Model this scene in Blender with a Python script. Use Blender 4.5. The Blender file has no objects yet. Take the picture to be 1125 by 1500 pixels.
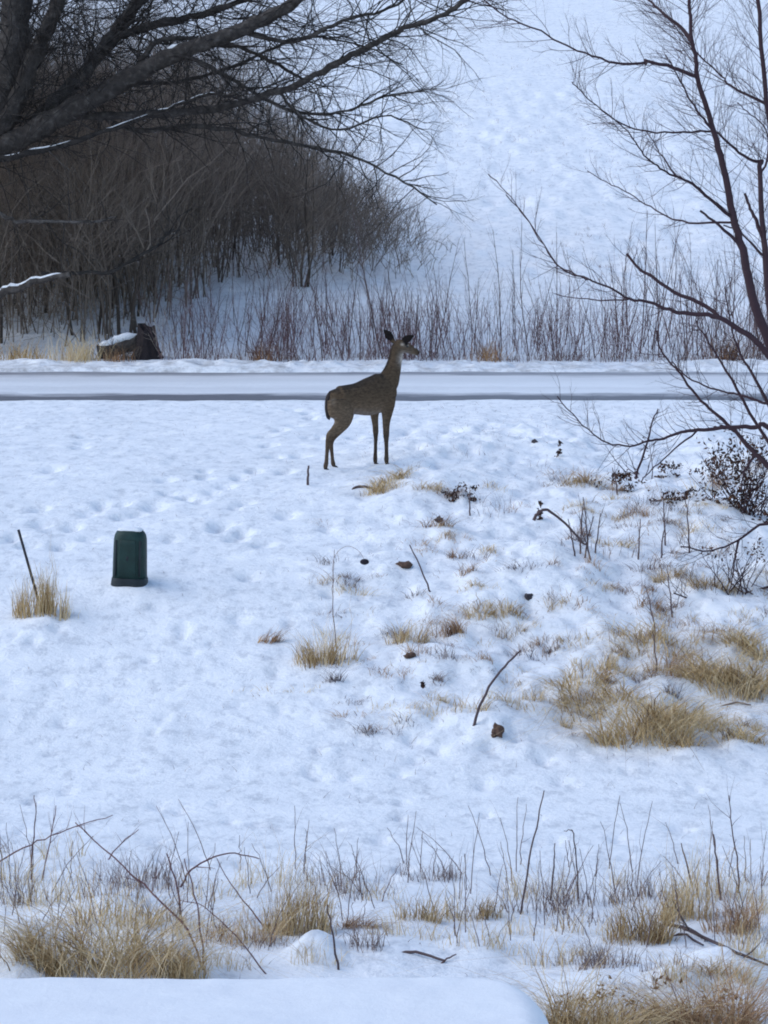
import bpy, math, random
import numpy as np
from mathutils import Vector

# ------------------------------------------------------------------ camera, sky, sun, exposure
scene = bpy.context.scene
COL = scene.collection
CAMZ, F, HOR = 4.0, 4253.0, 285.0            # eye height (m), focal length in photo pixels, level row
PITCH = math.atan((750.0 - HOR) / F)
cam_d = bpy.data.cameras.new('camera')
cam = bpy.data.objects.new('camera', cam_d)
COL.objects.link(cam)
cam.location = (0, 0, CAMZ)
cam.rotation_euler = (math.pi / 2 - PITCH, 0, 0)
cam_d.sensor_fit = 'VERTICAL'
cam_d.sensor_height = 24
cam_d.lens = 12 * F / 750
cam_d.clip_start = 0.1
cam_d.clip_end = 2000
scene.camera = cam

SUN_EL, SUN_AZ = math.radians(46), math.radians(-95)   # azimuth measured from +Y (away from the camera)
world = bpy.data.worlds.new('World')
scene.world = world
world.use_nodes = True
wn = world.node_tree
bg = wn.nodes['Background']
sky = wn.nodes.new('ShaderNodeTexSky')
sky.sky_type = 'NISHITA'
sky.sun_disc = False
sky.sun_elevation = SUN_EL
sky.sun_rotation = SUN_AZ
sky.air_density = 1.0
sky.dust_density = 0.5
sky.ozone_density = 1.0
wn.links.new(sky.outputs[0], bg.inputs[0])
bg.inputs[1].default_value = 0.15
sun_d = bpy.data.lights.new('sun', 'SUN')
sun_d.energy = 0.85
sun_d.angle = math.radians(60)
sun_d.color = (1.0, 0.96, 0.86)
sun = bpy.data.objects.new('sun', sun_d)
COL.objects.link(sun)
sdir = Vector((math.sin(SUN_AZ) * math.cos(SUN_EL), math.cos(SUN_AZ) * math.cos(SUN_EL), math.sin(SUN_EL)))
sun.rotation_euler = sdir.to_track_quat('Z', 'Y').to_euler()
sun.location = (0, 20, 30)
scene.view_settings.view_transform = 'Standard'
scene.view_settings.look = 'None'
scene.view_settings.exposure = 0.72
scene.view_settings.gamma = 1.0
scene.view_settings.use_curve_mapping = False
scene.cycles.filter_width = 1.9
scene.cycles.max_bounces = 6
scene.cycles.diffuse_bounces = 3

# ------------------------------------------------------------------ helpers
RNG = np.random.default_rng(7)
rnd = random.Random(11)

def P(px, py, d):
    """world point at distance y = d seen at photo pixel (px, py)"""
    u = (px - 562.5) / F
    v = -(py - 750.0) / F
    dy = math.cos(PITCH) + v * math.sin(PITCH)
    dz = -math.sin(PITCH) + v * math.cos(PITCH)
    k = d / dy
    return np.array((u * k, d, CAMZ + dz * k))

def ppm(d):
    return F / d

def hash2(i, j, s):
    h = (i * 374761393 + j * 668265263 + s * 974711) & 0x7fffffff
    h = ((h ^ (h >> 13)) * 1274126177) & 0x7fffffff
    h = h ^ (h >> 16)
    return (h & 0xffff) / 65535.0

def vnoise(x, y, s=0):
    x = np.asarray(x, float); y = np.asarray(y, float)
    i = np.floor(x).astype(np.int64); j = np.floor(y).astype(np.int64)
    fx = x - i; fy = y - j
    fx = fx * fx * (3 - 2 * fx); fy = fy * fy * (3 - 2 * fy)
    a = hash2(i, j, s); b = hash2(i + 1, j, s); c = hash2(i, j + 1, s); d = hash2(i + 1, j + 1, s)
    return (a + (b - a) * fx) * (1 - fy) + (c + (d - c) * fx) * fy - 0.5

def smooth(a, b, x):
    t = np.clip((np.asarray(x, float) - a) / (b - a), 0, 1)
    return t * t * (3 - 2 * t)

# materials ---------------------------------------------------------
def new_mat(name):
    m = bpy.data.materials.new(name)
    m.use_nodes = True
    nt = m.node_tree
    return m, nt, nt.nodes['Principled BSDF']

def N(nt, t, **kw):
    n = nt.nodes.new(t)
    for k, v in kw.items():
        if k in n.inputs: n.inputs[k].default_value = v
        else: setattr(n, k, v)
    return n

def ramp(nt, src, stops):
    r = nt.nodes.new('ShaderNodeValToRGB')
    e = r.color_ramp.elements
    while len(e) < len(stops): e.new(0.5)
    for k, (p, c) in enumerate(stops):
        e[k].position = p
        e[k].color = (c[0], c[1], c[2], 1)
    nt.links.new(src, r.inputs[0])
    return r

def bump(nt, bsdf, src, strength, dist):
    b = N(nt, 'ShaderNodeBump')
    b.inputs['Strength'].default_value = strength
    b.inputs['Distance'].default_value = dist
    nt.links.new(src, b.inputs['Height'])
    nt.links.new(b.outputs[0], bsdf.inputs['Normal'])

def snow_mat(name, c0=(0.74, 0.76, 0.79), c1=(0.86, 0.87, 0.89), scale=1.0, dirt=False, mott=1.0):
    m, nt, b = new_mat(name)
    geo = N(nt, 'ShaderNodeNewGeometry')
    n1 = N(nt, 'ShaderNodeTexNoise'); n1.inputs['Scale'].default_value = 2.2 * scale
    n1.inputs['Detail'].default_value = 8; n1.inputs['Roughness'].default_value = 0.68
    nt.links.new(geo.outputs['Position'], n1.inputs['Vector'])
    r = ramp(nt, n1.outputs[0], [(0.30, c0), (0.60, c1)])
    nf = N(nt, 'ShaderNodeTexNoise'); nf.inputs['Scale'].default_value = 9 * scale; nf.inputs['Detail'].default_value = 7; nf.inputs['Roughness'].default_value = .72
    mpf = N(nt, 'ShaderNodeMapping'); mpf.inputs['Scale'].default_value = (1, .55, 1); nt.links.new(geo.outputs['Position'], mpf.inputs[0]); nt.links.new(mpf.outputs[0], nf.inputs['Vector'])
    rf = ramp(nt, nf.outputs[0], [(0.36, (1 - .24 * mott, 1 - .23 * mott, 1 - .21 * mott)), (0.50, (1, 1, 1))])
    mf = N(nt, 'ShaderNodeMix', data_type='RGBA', blend_type='MULTIPLY'); mf.inputs[0].default_value = 1
    nt.links.new(r.outputs[0], mf.inputs[6]); nt.links.new(rf.outputs[0], mf.inputs[7])
    col = mf.outputs[2]
    if dirt:      # grit thrown onto the ploughed ridge along the road
        sep = N(nt, 'ShaderNodeSeparateXYZ'); nt.links.new(geo.outputs['Position'], sep.inputs[0])
        d1 = N(nt, 'ShaderNodeMapRange'); d1.inputs[1].default_value = 43.9; d1.inputs[2].default_value = 43.2; nt.links.new(sep.outputs['Y'], d1.inputs[0])
        d2 = N(nt, 'ShaderNodeMapRange'); d2.inputs[1].default_value = 41.6; d2.inputs[2].default_value = 42.2; nt.links.new(sep.outputs['Y'], d2.inputs[0])
        n3 = N(nt, 'ShaderNodeTexNoise'); n3.inputs['Scale'].default_value = 3.2; n3.inputs['Detail'].default_value = 9; n3.inputs['Roughness'].default_value = .75
        nt.links.new(geo.outputs['Position'], n3.inputs['Vector'])
        d3 = N(nt, 'ShaderNodeMapRange'); d3.inputs[1].default_value = .46; d3.inputs[2].default_value = .68; nt.links.new(n3.outputs[0], d3.inputs[0])
        m1 = N(nt, 'ShaderNodeMath', operation='MULTIPLY'); nt.links.new(d1.outputs[0], m1.inputs[0]); nt.links.new(d2.outputs[0], m1.inputs[1])
        m2 = N(nt, 'ShaderNodeMath', operation='MULTIPLY'); nt.links.new(m1.outputs[0], m2.inputs[0]); nt.links.new(d3.outputs[0], m2.inputs[1])
        mx = N(nt, 'ShaderNodeMix', data_type='RGBA'); nt.links.new(m2.outputs[0], mx.inputs[0])
        nt.links.new(col, mx.inputs[6]); mx.inputs[7].default_value = (.40, .385, .385, 1)
        col = mx.outputs[2]
    nt.links.new(col, b.inputs['Base Color'])
    b.inputs['Roughness'].default_value = 0.75
    b.inputs['Specular IOR Level'].default_value = 0.25
    n2 = N(nt, 'ShaderNodeTexNoise'); n2.inputs['Scale'].default_value = 16 * scale
    n2.inputs['Detail'].default_value = 6; n2.inputs['Roughness'].default_value = 0.7
    nt.links.new(geo.outputs['Position'], n2.inputs['Vector'])
    bump(nt, b, n2.outputs[0], 0.7 if mott == 1 else .25, 0.03)
    return m

def tint_mat(name, stops, rough=0.85, spec=0.15, noise=0.0, nscale=20, bmp=0):
    """colour picked along a ramp by the per-piece attribute 'tint'"""
    m, nt, b = new_mat(name)
    a = N(nt, 'ShaderNodeAttribute'); a.attribute_name = 'tint'
    src = a.outputs['Fac']
    if noise:
        geo = N(nt, 'ShaderNodeNewGeometry')
        n = N(nt, 'ShaderNodeTexNoise'); n.inputs['Scale'].default_value = nscale
        n.inputs['Detail'].default_value = 5
        nt.links.new(geo.outputs['Position'], n.inputs['Vector'])
        mm = N(nt, 'ShaderNodeMath', operation='MULTIPLY_ADD')
        nt.links.new(n.outputs[0], mm.inputs[0]); mm.inputs[1].default_value = noise
        ad = N(nt, 'ShaderNodeMath', operation='SUBTRACT')
        nt.links.new(src, ad.inputs[0]); ad.inputs[1].default_value = noise * 0.5
        nt.links.new(ad.outputs[0], mm.inputs[2])
        src = mm.outputs[0]
        if bmp: bump(nt, b, n.outputs[0], bmp, 0.06)
    r = ramp(nt, src, stops)
    nt.links.new(r.outputs[0], b.inputs['Base Color'])
    b.inputs['Roughness'].default_value = rough
    b.inputs['Specular IOR Level'].default_value = spec
    return m

def flat_mat(name, c, rough=0.7, var=0.25, scale=15, bmp=0.3, bdist=0.01, spec=0.3):
    m, nt, b = new_mat(name)
    tc = N(nt, 'ShaderNodeTexCoord')
    n = N(nt, 'ShaderNodeTexNoise'); n.inputs['Scale'].default_value = scale
    n.inputs['Detail'].default_value = 6; n.inputs['Roughness'].default_value = 0.65
    nt.links.new(tc.outputs['Object'], n.inputs['Vector'])
    r = ramp(nt, n.outputs[0], [(0.3, [k * (1 - var) for k in c]), (0.7, [min(1, k * (1 + var)) for k in c])])
    nt.links.new(r.outputs[0], b.inputs['Base Color'])
    b.inputs['Roughness'].default_value = rough
    b.inputs['Specular IOR Level'].default_value = spec
    if bmp: bump(nt, b, n.outputs[0], bmp, bdist)
    return m

M = {}
M['snow'] = snow_mat('snow', dirt=True)
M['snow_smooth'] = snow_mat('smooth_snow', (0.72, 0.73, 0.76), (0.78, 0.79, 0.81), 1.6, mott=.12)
M['straw'] = tint_mat('dry_straw', [(0.0, (0.15, 0.085, 0.04)), (0.3, (0.38, 0.25, 0.115)), (0.65, (0.62, 0.45, 0.24)), (1.0, (0.74, 0.60, 0.38))])
M['rust'] = tint_mat('rust_brown_grass', [(0.0, (0.09, 0.045, 0.03)), (0.5, (0.30, 0.16, 0.08)), (1.0, (0.52, 0.34, 0.19))])
M['stalk'] = tint_mat('weed_stalk_bark', [(0.0, (0.07, 0.05, 0.055)), (0.5, (0.15, 0.105, 0.10)), (1.0, (0.27, 0.20, 0.17))])
M['cane'] = tint_mat('bramble_cane_bark', [(0.0, (0.10, 0.05, 0.055)), (0.5, (0.17, 0.09, 0.09)), (1.0, (0.26, 0.17, 0.14))])
M['bark'] = tint_mat('dark_grey_bark', [(0.0, (0.02, 0.018, 0.018)), (0.5, (0.058, 0.050, 0.046)), (1.0, (0.16, 0.145, 0.135))], noise=1.3, nscale=11, bmp=.9)
M['thicket'] = tint_mat('thicket_bark', [(0.0, (0.07, 0.055, 0.046)), (0.5, (0.25, 0.20, 0.165)), (1.0, (0.48, 0.41, 0.35))])
M['redbark'] = tint_mat('dark_red_bark', [(0.0, (0.034, 0.020, 0.026)), (0.5, (0.060, 0.036, 0.042)), (1.0, (0.12, 0.085, 0.085))], noise=0.4, nscale=25)
M['leaf'] = tint_mat('dead_leaf', [(0.0, (0.035, 0.02, 0.018)), (0.5, (0.09, 0.045, 0.03)), (1.0, (0.20, 0.11, 0.06))])

# meshes ------------------------------------------------------------
def mesh_from(name, V, Fq, tint=None, smooth_shade=True):
    V = np.asarray(V, np.float32); Fq = np.asarray(Fq, np.int32)
    me = bpy.data.meshes.new(name)
    k = Fq.shape[1]
    me.vertices.add(len(V)); me.vertices.foreach_set('co', V.ravel())
    me.loops.add(Fq.size); me.loops.foreach_set('vertex_index', Fq.ravel())
    me.polygons.add(len(Fq))
    me.polygons.foreach_set('loop_start', np.arange(0, Fq.size, k, dtype=np.int32))
    me.polygons.foreach_set('loop_total', np.full(len(Fq), k, np.int32))
    if smooth_shade: me.polygons.foreach_set('use_smooth', np.ones(len(Fq), bool))
    me.update(calc_edges=True)
    me.validate()
    if tint is not None:
        a = me.attributes.new('tint', 'FLOAT', 'POINT')
        a.data.foreach_set('value', np.asarray(tint, np.float32))
    return me

def link(name, me, mat=None, parent=None, loc=None):
    o = bpy.data.objects.new(name, me)
    COL.objects.link(o)
    if mat is not None and me is not None:
        me.materials.clear(); me.materials.append(mat)
    if parent is not None: o.parent = parent
    if loc is not None: o.location = [float(c) for c in loc]
    return o

def tag(o, label=None, cat=None, group=None, kind=None):
    if label: o['label'] = label
    if cat: o['category'] = cat
    if group: o['group'] = group
    if kind: o['kind'] = kind
    return o

def thing(name, label, cat, loc, group=None):
    return tag(link(name, None, loc=loc), label, cat, group)

def copy_thing(root, loc, rz, sc, label=None):
    r = root.copy(); COL.objects.link(r)
    r.location = [float(c) for c in loc]; r.rotation_euler = (0, 0, rz); r.scale = (sc[0], sc[0], sc[1])
    if label: r['label'] = label
    for ch in list(root.children):
        c = ch.copy(); COL.objects.link(c); c.parent = r
    return r

class Soup:
    """collects tubes and ribbons into one quad mesh with a tint per piece"""
    def __init__(s): s.V = []; s.Q = []; s.T = []; s.n = 0
    def add(s, V, Q, T):
        s.V.append(V); s.Q.append(Q + s.n); s.T.append(T); s.n += len(V)
    def tubes(s, polys, sides=4, tint=None):
        """polys: list of (pts Kx3, radii K)"""
        groups = {}
        for p, r in polys: groups.setdefault(len(p), []).append((p, r))
        for K, g in groups.items():
            A = np.array([p for p, r in g], float); R = np.array([r for p, r in g], float)
            n = len(A)
            T = np.gradient(A, axis=1)
            T /= np.linalg.norm(T, axis=2, keepdims=True) + 1e-9
            mean = T.mean(axis=1)
            ref = np.where(np.abs(mean[:, 2:3]) > 0.8, np.array([[0.93, 0.37, 0.0]]), np.array([[0.0, 0.0, 1.0]]))
            U = np.cross(T, ref[:, None, :]); U /= np.linalg.norm(U, axis=2, keepdims=True) + 1e-9
            W = np.cross(T, U)
            a = np.arange(sides) * 2 * math.pi / sides
            V = A[:, :, None, :] + R[:, :, None, None] * (np.cos(a)[None, None, :, None] * U[:, :, None, :] + np.sin(a)[None, None, :, None] * W[:, :, None, :])
            idx = np.arange(n * K * sides).reshape(n, K, sides)
            q = np.stack([idx[:, :-1, :], np.roll(idx, -1, 2)[:, :-1, :], np.roll(idx, -1, 2)[:, 1:, :], idx[:, 1:, :]], -1)
            t = RNG.random(n) if tint is None else np.clip(tint + RNG.normal(0, 0.12, n), 0, 1)
            s.add(V.reshape(-1, 3), q.reshape(-1, 4), np.repeat(t, K * sides))
    def blades(s, root, lean, h, w, droop, K=5, tint=None):
        """root Nx3, lean Nx2 (sideways reach per height), h N, w N, droop N"""
        n = len(root)
        t = np.linspace(0, 1, K)[None, :]
        L = np.linalg.norm(lean, axis=1)[:, None]
        z = h[:, None] * (t - droop[:, None] * t ** 2.4)
        side = h[:, None] * (0.45 * t + 0.55 * t ** 2 + 0.4 * droop[:, None] * t ** 3)
        C = np.stack([root[:, None, 0] + lean[:, None, 0] * side, root[:, None, 1] + lean[:, None, 1] * side, root[:, None, 2] + z], -1)
        C[:, 1:, :2] += RNG.normal(0, 0.02, (n, K - 1, 2)) * h[:, None, None]
        ang = RNG.random(n) * math.pi
        D = np.stack([np.cos(ang), np.sin(ang), np.zeros(n)], -1)[:, None, :]
        ww = (w[:, None] * (1 - 0.85 * t) * 0.5)[:, :, None]
        V = np.stack([C - D * ww, C + D * ww], 2)
        idx = np.arange(n * K * 2).reshape(n, K, 2)
        q = np.stack([idx[:, :-1, 0], idx[:, :-1, 1], idx[:, 1:, 1], idx[:, 1:, 0]], -1)
        tt = RNG.random(n) if tint is None else np.clip(tint, 0, 1)
        s.add(V.reshape(-1, 3), q.reshape(-1, 4), np.repeat(tt, K * 2))
    def obj(s, name, mat, parent=None, origin=None, loc=None, shade=True):
        V = np.concatenate(s.V); Q = np.concatenate(s.Q); T = np.concatenate(s.T)
        if origin is not None: V = V - np.asarray(origin)
        return link(name, mesh_from(name, V, Q, T, shade), mat, parent, loc)

def spline(pts, per=4):
    """Catmull-Rom through pts (Kx n array)"""
    p = np.asarray(pts, float)
    if len(p) < 3:
        t = np.linspace(0, 1, per + 1)[:, None]
        return p[0] * (1 - t) + p[-1] * t
    q = np.vstack([2 * p[0] - p[1], p, 2 * p[-1] - p[-2]])
    out = []
    for i in range(1, len(q) - 2):
        for k in range(per):
            t = k / per
            out.append(0.5 * ((2 * q[i]) + (-q[i - 1] + q[i + 1]) * t + (2 * q[i - 1] - 5 * q[i] + 4 * q[i + 1] - q[i + 2]) * t * t + (-q[i - 1] + 3 * q[i] - 3 * q[i + 1] + q[i + 2]) * t ** 3))
    out.append(q[-2])
    return np.array(out)

def grow(out, start, d, length, r0, depth, nchild, up=0.15, wob=0.22, spread=0.8, K=5, taper=0.25, clen=(0.35, 0.65), first=0.2):
    """adds a wandering twig and its side twigs to the list out"""
    d = np.asarray(d, float); d = d / np.linalg.norm(d)
    pts = [np.asarray(start, float)]
    dirs = []
    for k in range(K - 1):
        d = d + np.array([rnd.gauss(0, wob), rnd.gauss(0, wob), rnd.gauss(0, wob) + up]) * (1.0 / 1.6)
        d = d / np.linalg.norm(d)
        dirs.append(d)
        pts.append(pts[-1] + d * length / (K - 1))
    rad = [r0 * (1 - (1 - taper) * k / (K - 1)) for k in range(K)]
    out.append((np.array(pts), np.array(rad)))
    if depth > 0:
        for c in range(nchild):
            t = first + (1 - first) * (c + rnd.random()) / nchild
            f = min(t * (K - 1), K - 1.001); i = int(f)
            s = pts[i] + (pts[i + 1] - pts[i]) * (f - i)
            side = np.cross(dirs[i], np.array([rnd.gauss(0, 1), rnd.gauss(0, 1), rnd.gauss(0, 1)]))
            side /= np.linalg.norm(side) + 1e-6
            nd = dirs[i] + side * spread * (0.6 + 0.7 * rnd.random())
            grow(out, s, nd, length * rnd.uniform(*clen) * (1.1 - 0.5 * t), r0 * (1 - (1 - taper) * t) * 0.6, depth - 1,
                 max(2, int(nchild * 0.7)), up, wob, spread, K=max(4, K - 1), taper=taper, clen=clen)

# ------------------------------------------------------------------ terrain
CTRL = [(-40, .05), (0, .05), (10, .08), (13.5, .12), (15, .08), (17.5, .03), (19, .06), (20, .17), (21.5, .46), (23.6, .85), (26, 1.10),
        (28.7, 1.285), (32, 1.40), (35.5, 1.49), (42.5, 1.46), (44, 1.47), (46, 1.63), (48, 1.97), (50, 2.30), (55, 3.1), (70, 5.5),
        (100, 10.4), (200, 26), (450, 62)]
_ty = np.arange(-40, 450, 0.1)
_tz = np.interp(_ty, [c[0] for c in CTRL], [c[1] for c in CTRL])
_k = np.exp(-0.5 * (np.arange(-30, 31) * 0.1 / 0.7) ** 2); _k /= _k.sum()
_tz = np.convolve(np.pad(_tz, 30, mode='edge'), _k, 'valid')
ROAD_Z, ROAD_A, ROAD_B = 1.45, 35.75, 42.4
BUMPS = []      # (x, y, sx, sy, amplitude)

def ground(x, y):
    x = np.asarray(x, float); y = np.asarray(y, float)
    z = np.interp(y, _ty, _tz)
    right = smooth(-1.2, 1.0, x) * smooth(18.6, 20.2, y) * (1 - smooth(31, 35, y))
    flat = smooth(15.8, 17.0, y) * (1 - smooth(19.0, 20.5, y))
    near = 1 - smooth(16, 60, y) * 0.3
    rough = (0.5 + 1.8 * right) * (1 - 0.6 * flat) * near
    off = (y > 34.6) & (y < 42.4)
    rough = np.where(off, rough * 0.5, rough)
    z = z + rough * (0.085 * vnoise(x / 1.3, y / 1.6, 1) + 0.045 * vnoise(x / 0.5, y / 0.6, 2) + 0.034 * vnoise(x / 0.19, y / 0.30, 3) + 0.020 * vnoise(x / 0.09, y / 0.15, 4))
    z = z + smooth(47, 52, y) * (1 - smooth(70, 90, y)) * (.07 * vnoise(x / .7, y / 1.1, 15) + .09 * vnoise(x / .28, y / .55, 16))
    z = z + smooth(60, 120, y) * 1.2 * vnoise(x / 26, y / 30, 5)
    # road cut with ragged edges and the ploughed bank behind it
    ea = ROAD_A + 0.22 * vnoise(x / 1.7, 0 * x + 3.3, 8) + 0.10 * vnoise(x / 0.35, 0 * x + 1.3, 9)
    eb = ROAD_B + 0.25 * vnoise(x / 1.3, 0 * x + 5.3, 10) + 0.12 * vnoise(x / 0.3, 0 * x + 9.1, 11)
    bank = np.exp(-0.5 * ((y - 43.15) / 0.38) ** 2)
    z = z + bank * (0.0 + 0.10 * (vnoise(x / 0.42, y / 0.5, 12) + 0.5) * (vnoise(x / 1.7, y / 2, 13) + 0.8) + .07 * vnoise(x / .15, y / .2, 14))
    inside = smooth(-0.10, 0.12, y - ea) * (1 - smooth(-0.12, 0.10, y - eb))
    z = z * (1 - inside) + (ROAD_Z - 0.07) * inside
    for bx, by, sx, sy, a in BUMPS:
        dx = (x - bx) / sx; dy = (y - by) / sy
        m = (np.abs(dx) < 3.2) & (np.abs(dy) < 3.2)
        if np.any(m):
            z = z + np.where(m, a * np.exp(-0.5 * (dx * dx + dy * dy)), 0)
    return z

_hy = np.concatenate([np.arange(11, 36, 0.03), np.arange(36, 60, 0.06), np.arange(60, 300, 0.4)])
def hit(px, py, lift=0.0):
    """where the sight line through a photo pixel meets the ground"""
    p1 = P(px, py, 1.0); dirv = p1 - np.array((0, 0, CAMZ))
    X = dirv[0] * _hy; Z = CAMZ + dirv[2] * _hy
    g = ground(X, _hy) + lift
    below = np.nonzero(Z < g)[0]
    k = below[0] if len(below) else len(_hy) - 1
    return np.array((X[k], _hy[k], g[k] - lift))

def add_bump(px, py, wpx, hpx, depth=1.0):
    h = hit(px, py); s = ppm(h[1])
    BUMPS.append((h[0], h[1], wpx / s / 2.2, depth, hpx / s))

# swells and drifts
for b in [(620, 705, 110, 14, .8), (745, 1068, 110, 20, .35), (460, 1410, 62, 42, .16), (560, 1400, 130, 18, .25), (60, 925, 110, 12, .5),
          (190, 862, 90, 11, .35), (660, 965, 120, 14, .35), (800, 830, 120, 14, .5), (900, 760, 130, 14, .6), (1040, 760, 110, 18, .6),
          (600, 770, 120, 14, .45), (960, 1030, 90, 14, .3), (900, 1455, 120, 24, .3), (1060, 1430, 120, 40, .3), (20, 1400, 80, 40, .3),
          (700, 880, 120, 9, .4), (1010, 1110, 60, 9, .25), (110, 1405, 40, 26, .12), (200, 1412, 46, 30, .12), (255, 1400, 40, 24, .12), (40, 1420, 50, 34, .14), (700, 1400, 70, 16, .2), (990, 1445, 60, 30, .15), (520, 990, 150, 8, .4), (860, 900, 100, 10, .4), (150, 1340, 130, 20, .4)]:
    add_bump(*b)
_hf = hit(566, 672)
BUMPS.append((_hf[0] + 0.25, _hf[1] + 0.25, 0.42, 0.9, 0.085))
# hoof prints and scuffs: trail from the deer down to the left, and loose ones
PRINTS = [(402, 668), (395, 652), (372, 690), (384, 640), (410, 630), (352, 700), (330, 712), (310, 722), (292, 735), (272, 728), (243, 702), (247, 722),
          (225, 742), (200, 752), (178, 757), (150, 741), (130, 752), (106, 773), (76, 776), (60, 768), (178, 738), (148, 738), (20, 785), (300, 700),
          (345, 742), (360, 735), (318, 765), (332, 768), (355, 780), (345, 790), (318, 775), (120, 650), (75, 690), (118, 655), (78, 688), (125, 640),
          (433, 622), (452, 605), (455, 612), (430, 600), (470, 640), (60, 745), (40, 800), (8, 792), (420, 755), (480, 772), (300, 690), (452, 640),
          (130, 790), (90, 800), (365, 845), (485, 870), (350, 905), (385, 798), (250, 790), (418, 690), (440, 668), (520, 640), (590, 640), (610, 652),
          (640, 640), (665, 632), (690, 648), (600, 632), (655, 660)]
for (a, b) in PRINTS:
    h = hit(a, b)
    BUMPS.append((h[0], h[1], rnd.uniform(.04, .065), rnd.uniform(.06, .11), -rnd.uniform(.05, .10)))
for k in range(110):                     # random dimples on the lower field
    a, b = rnd.uniform(0, 1125), rnd.uniform(870, 1300)
    h = hit(a, b)
    BUMPS.append((h[0], h[1], rnd.uniform(.02, .04), rnd.uniform(.04, .08), -rnd.uniform(.02, .045)))

def axis(segs):
    out = [np.arange(a, b, s) for a, b, s in segs]
    return np.concatenate(out)
gx = axis([(0, 5.2, .034), (5.2, 8.6, .07), (8.6, 16, .3), (16, 40, 1.5), (40, 330, 12)])
gx = np.concatenate([-gx[:0:-1], gx])
gy = axis([(-40, 10, 2.0), (10, 12.8, .2), (12.8, 35.2, .045), (35.2, 36.4, .03), (36.4, 41.9, .3), (41.9, 44.4, .035), (44.4, 60, .14), (60, 110, .45), (110, 440, 6)])
GX, GY = np.meshgrid(gx, gy)
GZ = ground(GX, GY)
idx = np.arange(GX.size).reshape(GX.shape)
Q = np.stack([idx[:-1, :-1], idx[:-1, 1:], idx[1:, 1:], idx[1:, :-1]], -1).reshape(-1, 4)
tag(link('snow_ground', mesh_from('snow_ground', np.stack([GX, GY, GZ], -1).reshape(-1, 3), Q), M['snow']),
    'snow covered ground rising to the road and up the hill behind it', kind='structure')

# road ---------------------------------------------------------------
def road_mat():
    m, nt, b = new_mat('packed_snow_road')
    geo = N(nt, 'ShaderNodeNewGeometry')
    sep = N(nt, 'ShaderNodeSeparateXYZ'); nt.links.new(geo.outputs['Position'], sep.inputs[0])
    mp = N(nt, 'ShaderNodeMapping'); mp.inputs['Scale'].default_value = (0.6, 1.1, 1)
    nt.links.new(geo.outputs['Position'], mp.inputs[0])
    n = N(nt, 'ShaderNodeTexNoise'); n.inputs['Scale'].default_value = 1.6; n.inputs['Detail'].default_value = 7; n.inputs['Roughness'].default_value = .65
    nt.links.new(mp.outputs[0], n.inputs['Vector'])
    ma = N(nt, 'ShaderNodeMath', operation='MULTIPLY_ADD')
    nt.links.new(n.outputs[0], ma.inputs[0]); ma.inputs[1].default_value = 1.7; nt.links.new(sep.outputs['Y'], ma.inputs[2])
    mr = N(nt, 'ShaderNodeMapRange'); mr.inputs['From Min'].default_value = 36.35; mr.inputs['From Max'].default_value = 43.35
    nt.links.new(ma.outputs[0], mr.inputs['Value'])
    asp, slush, pack = (0.10, 0.10, 0.115), (0.40, 0.40, 0.42), (0.72, 0.73, 0.75)
    r = ramp(nt, mr.outputs[0], [(0.0, asp), (0.215, (0.13, 0.13, 0.145)), (0.265, slush), (0.32, pack), (0.42, (0.64, .65, .67)), (0.50, (0.74, .75, .77)),
                                 (0.66, (0.64, .65, .67)), (0.78, (0.66, .66, .68)), (0.88, slush), (0.935, (0.22, .22, .24)), (0.985, slush)])
    nt.links.new(r.outputs[0], b.inputs['Base Color'])
    b.inputs['Roughness'].default_value = 0.6
    n2 = N(nt, 'ShaderNodeTexNoise'); n2.inputs['Scale'].default_value = 9; n2.inputs['Detail'].default_value = 5
    nt.links.new(geo.outputs['Position'], n2.inputs['Vector'])
    bump(nt, b, n2.outputs[0], 0.4, 0.03)
    return m
rx = np.concatenate([np.arange(-300, -12, 8.0), np.arange(-12, 12, .12), np.arange(12, 300, 8.0)])
ry = np.arange(35.3, 42.9, .12)
RX, RY = np.meshgrid(rx, ry)
RZ = ROAD_Z + 0.02 * vnoise(RX / 1.5, RY / .5, 30) + 0.012 * vnoise(RX / .4, RY / .2, 31) - 0.03 * (np.abs(RY - 39.1) / 3.3) ** 2
# tuck the hem below the verge snow
RZ = RZ - 0.16 * (1 - smooth(35.3, 35.6, RY)) - 0.2 * smooth(42.6, 42.85, RY)
idx = np.arange(RX.size).reshape(RX.shape)
Q = np.stack([idx[:-1, :-1], idx[:-1, 1:], idx[1:, 1:], idx[1:, :-1]], -1).reshape(-1, 4)
tag(link('road', mesh_from('road', np.stack([RX, RY, RZ], -1).reshape(-1, 3), Q), road_mat()), 'road of packed grey snow with bare wet edges', kind='structure')

# ------------------------------------------------------------------ snow capped garden wall in front
def prism(outline, z0, z1, n_round=4, rr=0.08, inset=0.0):
    """closed block over a plan outline, its top edge rounded"""
    o = np.asarray(outline, float)
    c = o.mean(0)
    rings = []
    rings.append((o, z0))
    for k in range(n_round + 1):
        a = k / n_round * math.pi / 2
        off = rr * (1 - math.cos(a))
        d = o - c; L = np.linalg.norm(d, axis=1, keepdims=True)
        rings.append((o - d / L * off, z1 - rr + rr * math.sin(a)))
    V = [np.column_stack([r, np.full(len(r), z)]) for r, z in rings]
    n = len(o); V = np.vstack(V)
    Q = []
    for k in range(len(rings) - 1):
        for i in range(n):
            j = (i + 1) % n
            Q.append((k * n + i, k * n + j, (k + 1) * n + j, (k + 1) * n + i))
    return V, Q, n, len(rings)

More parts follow.
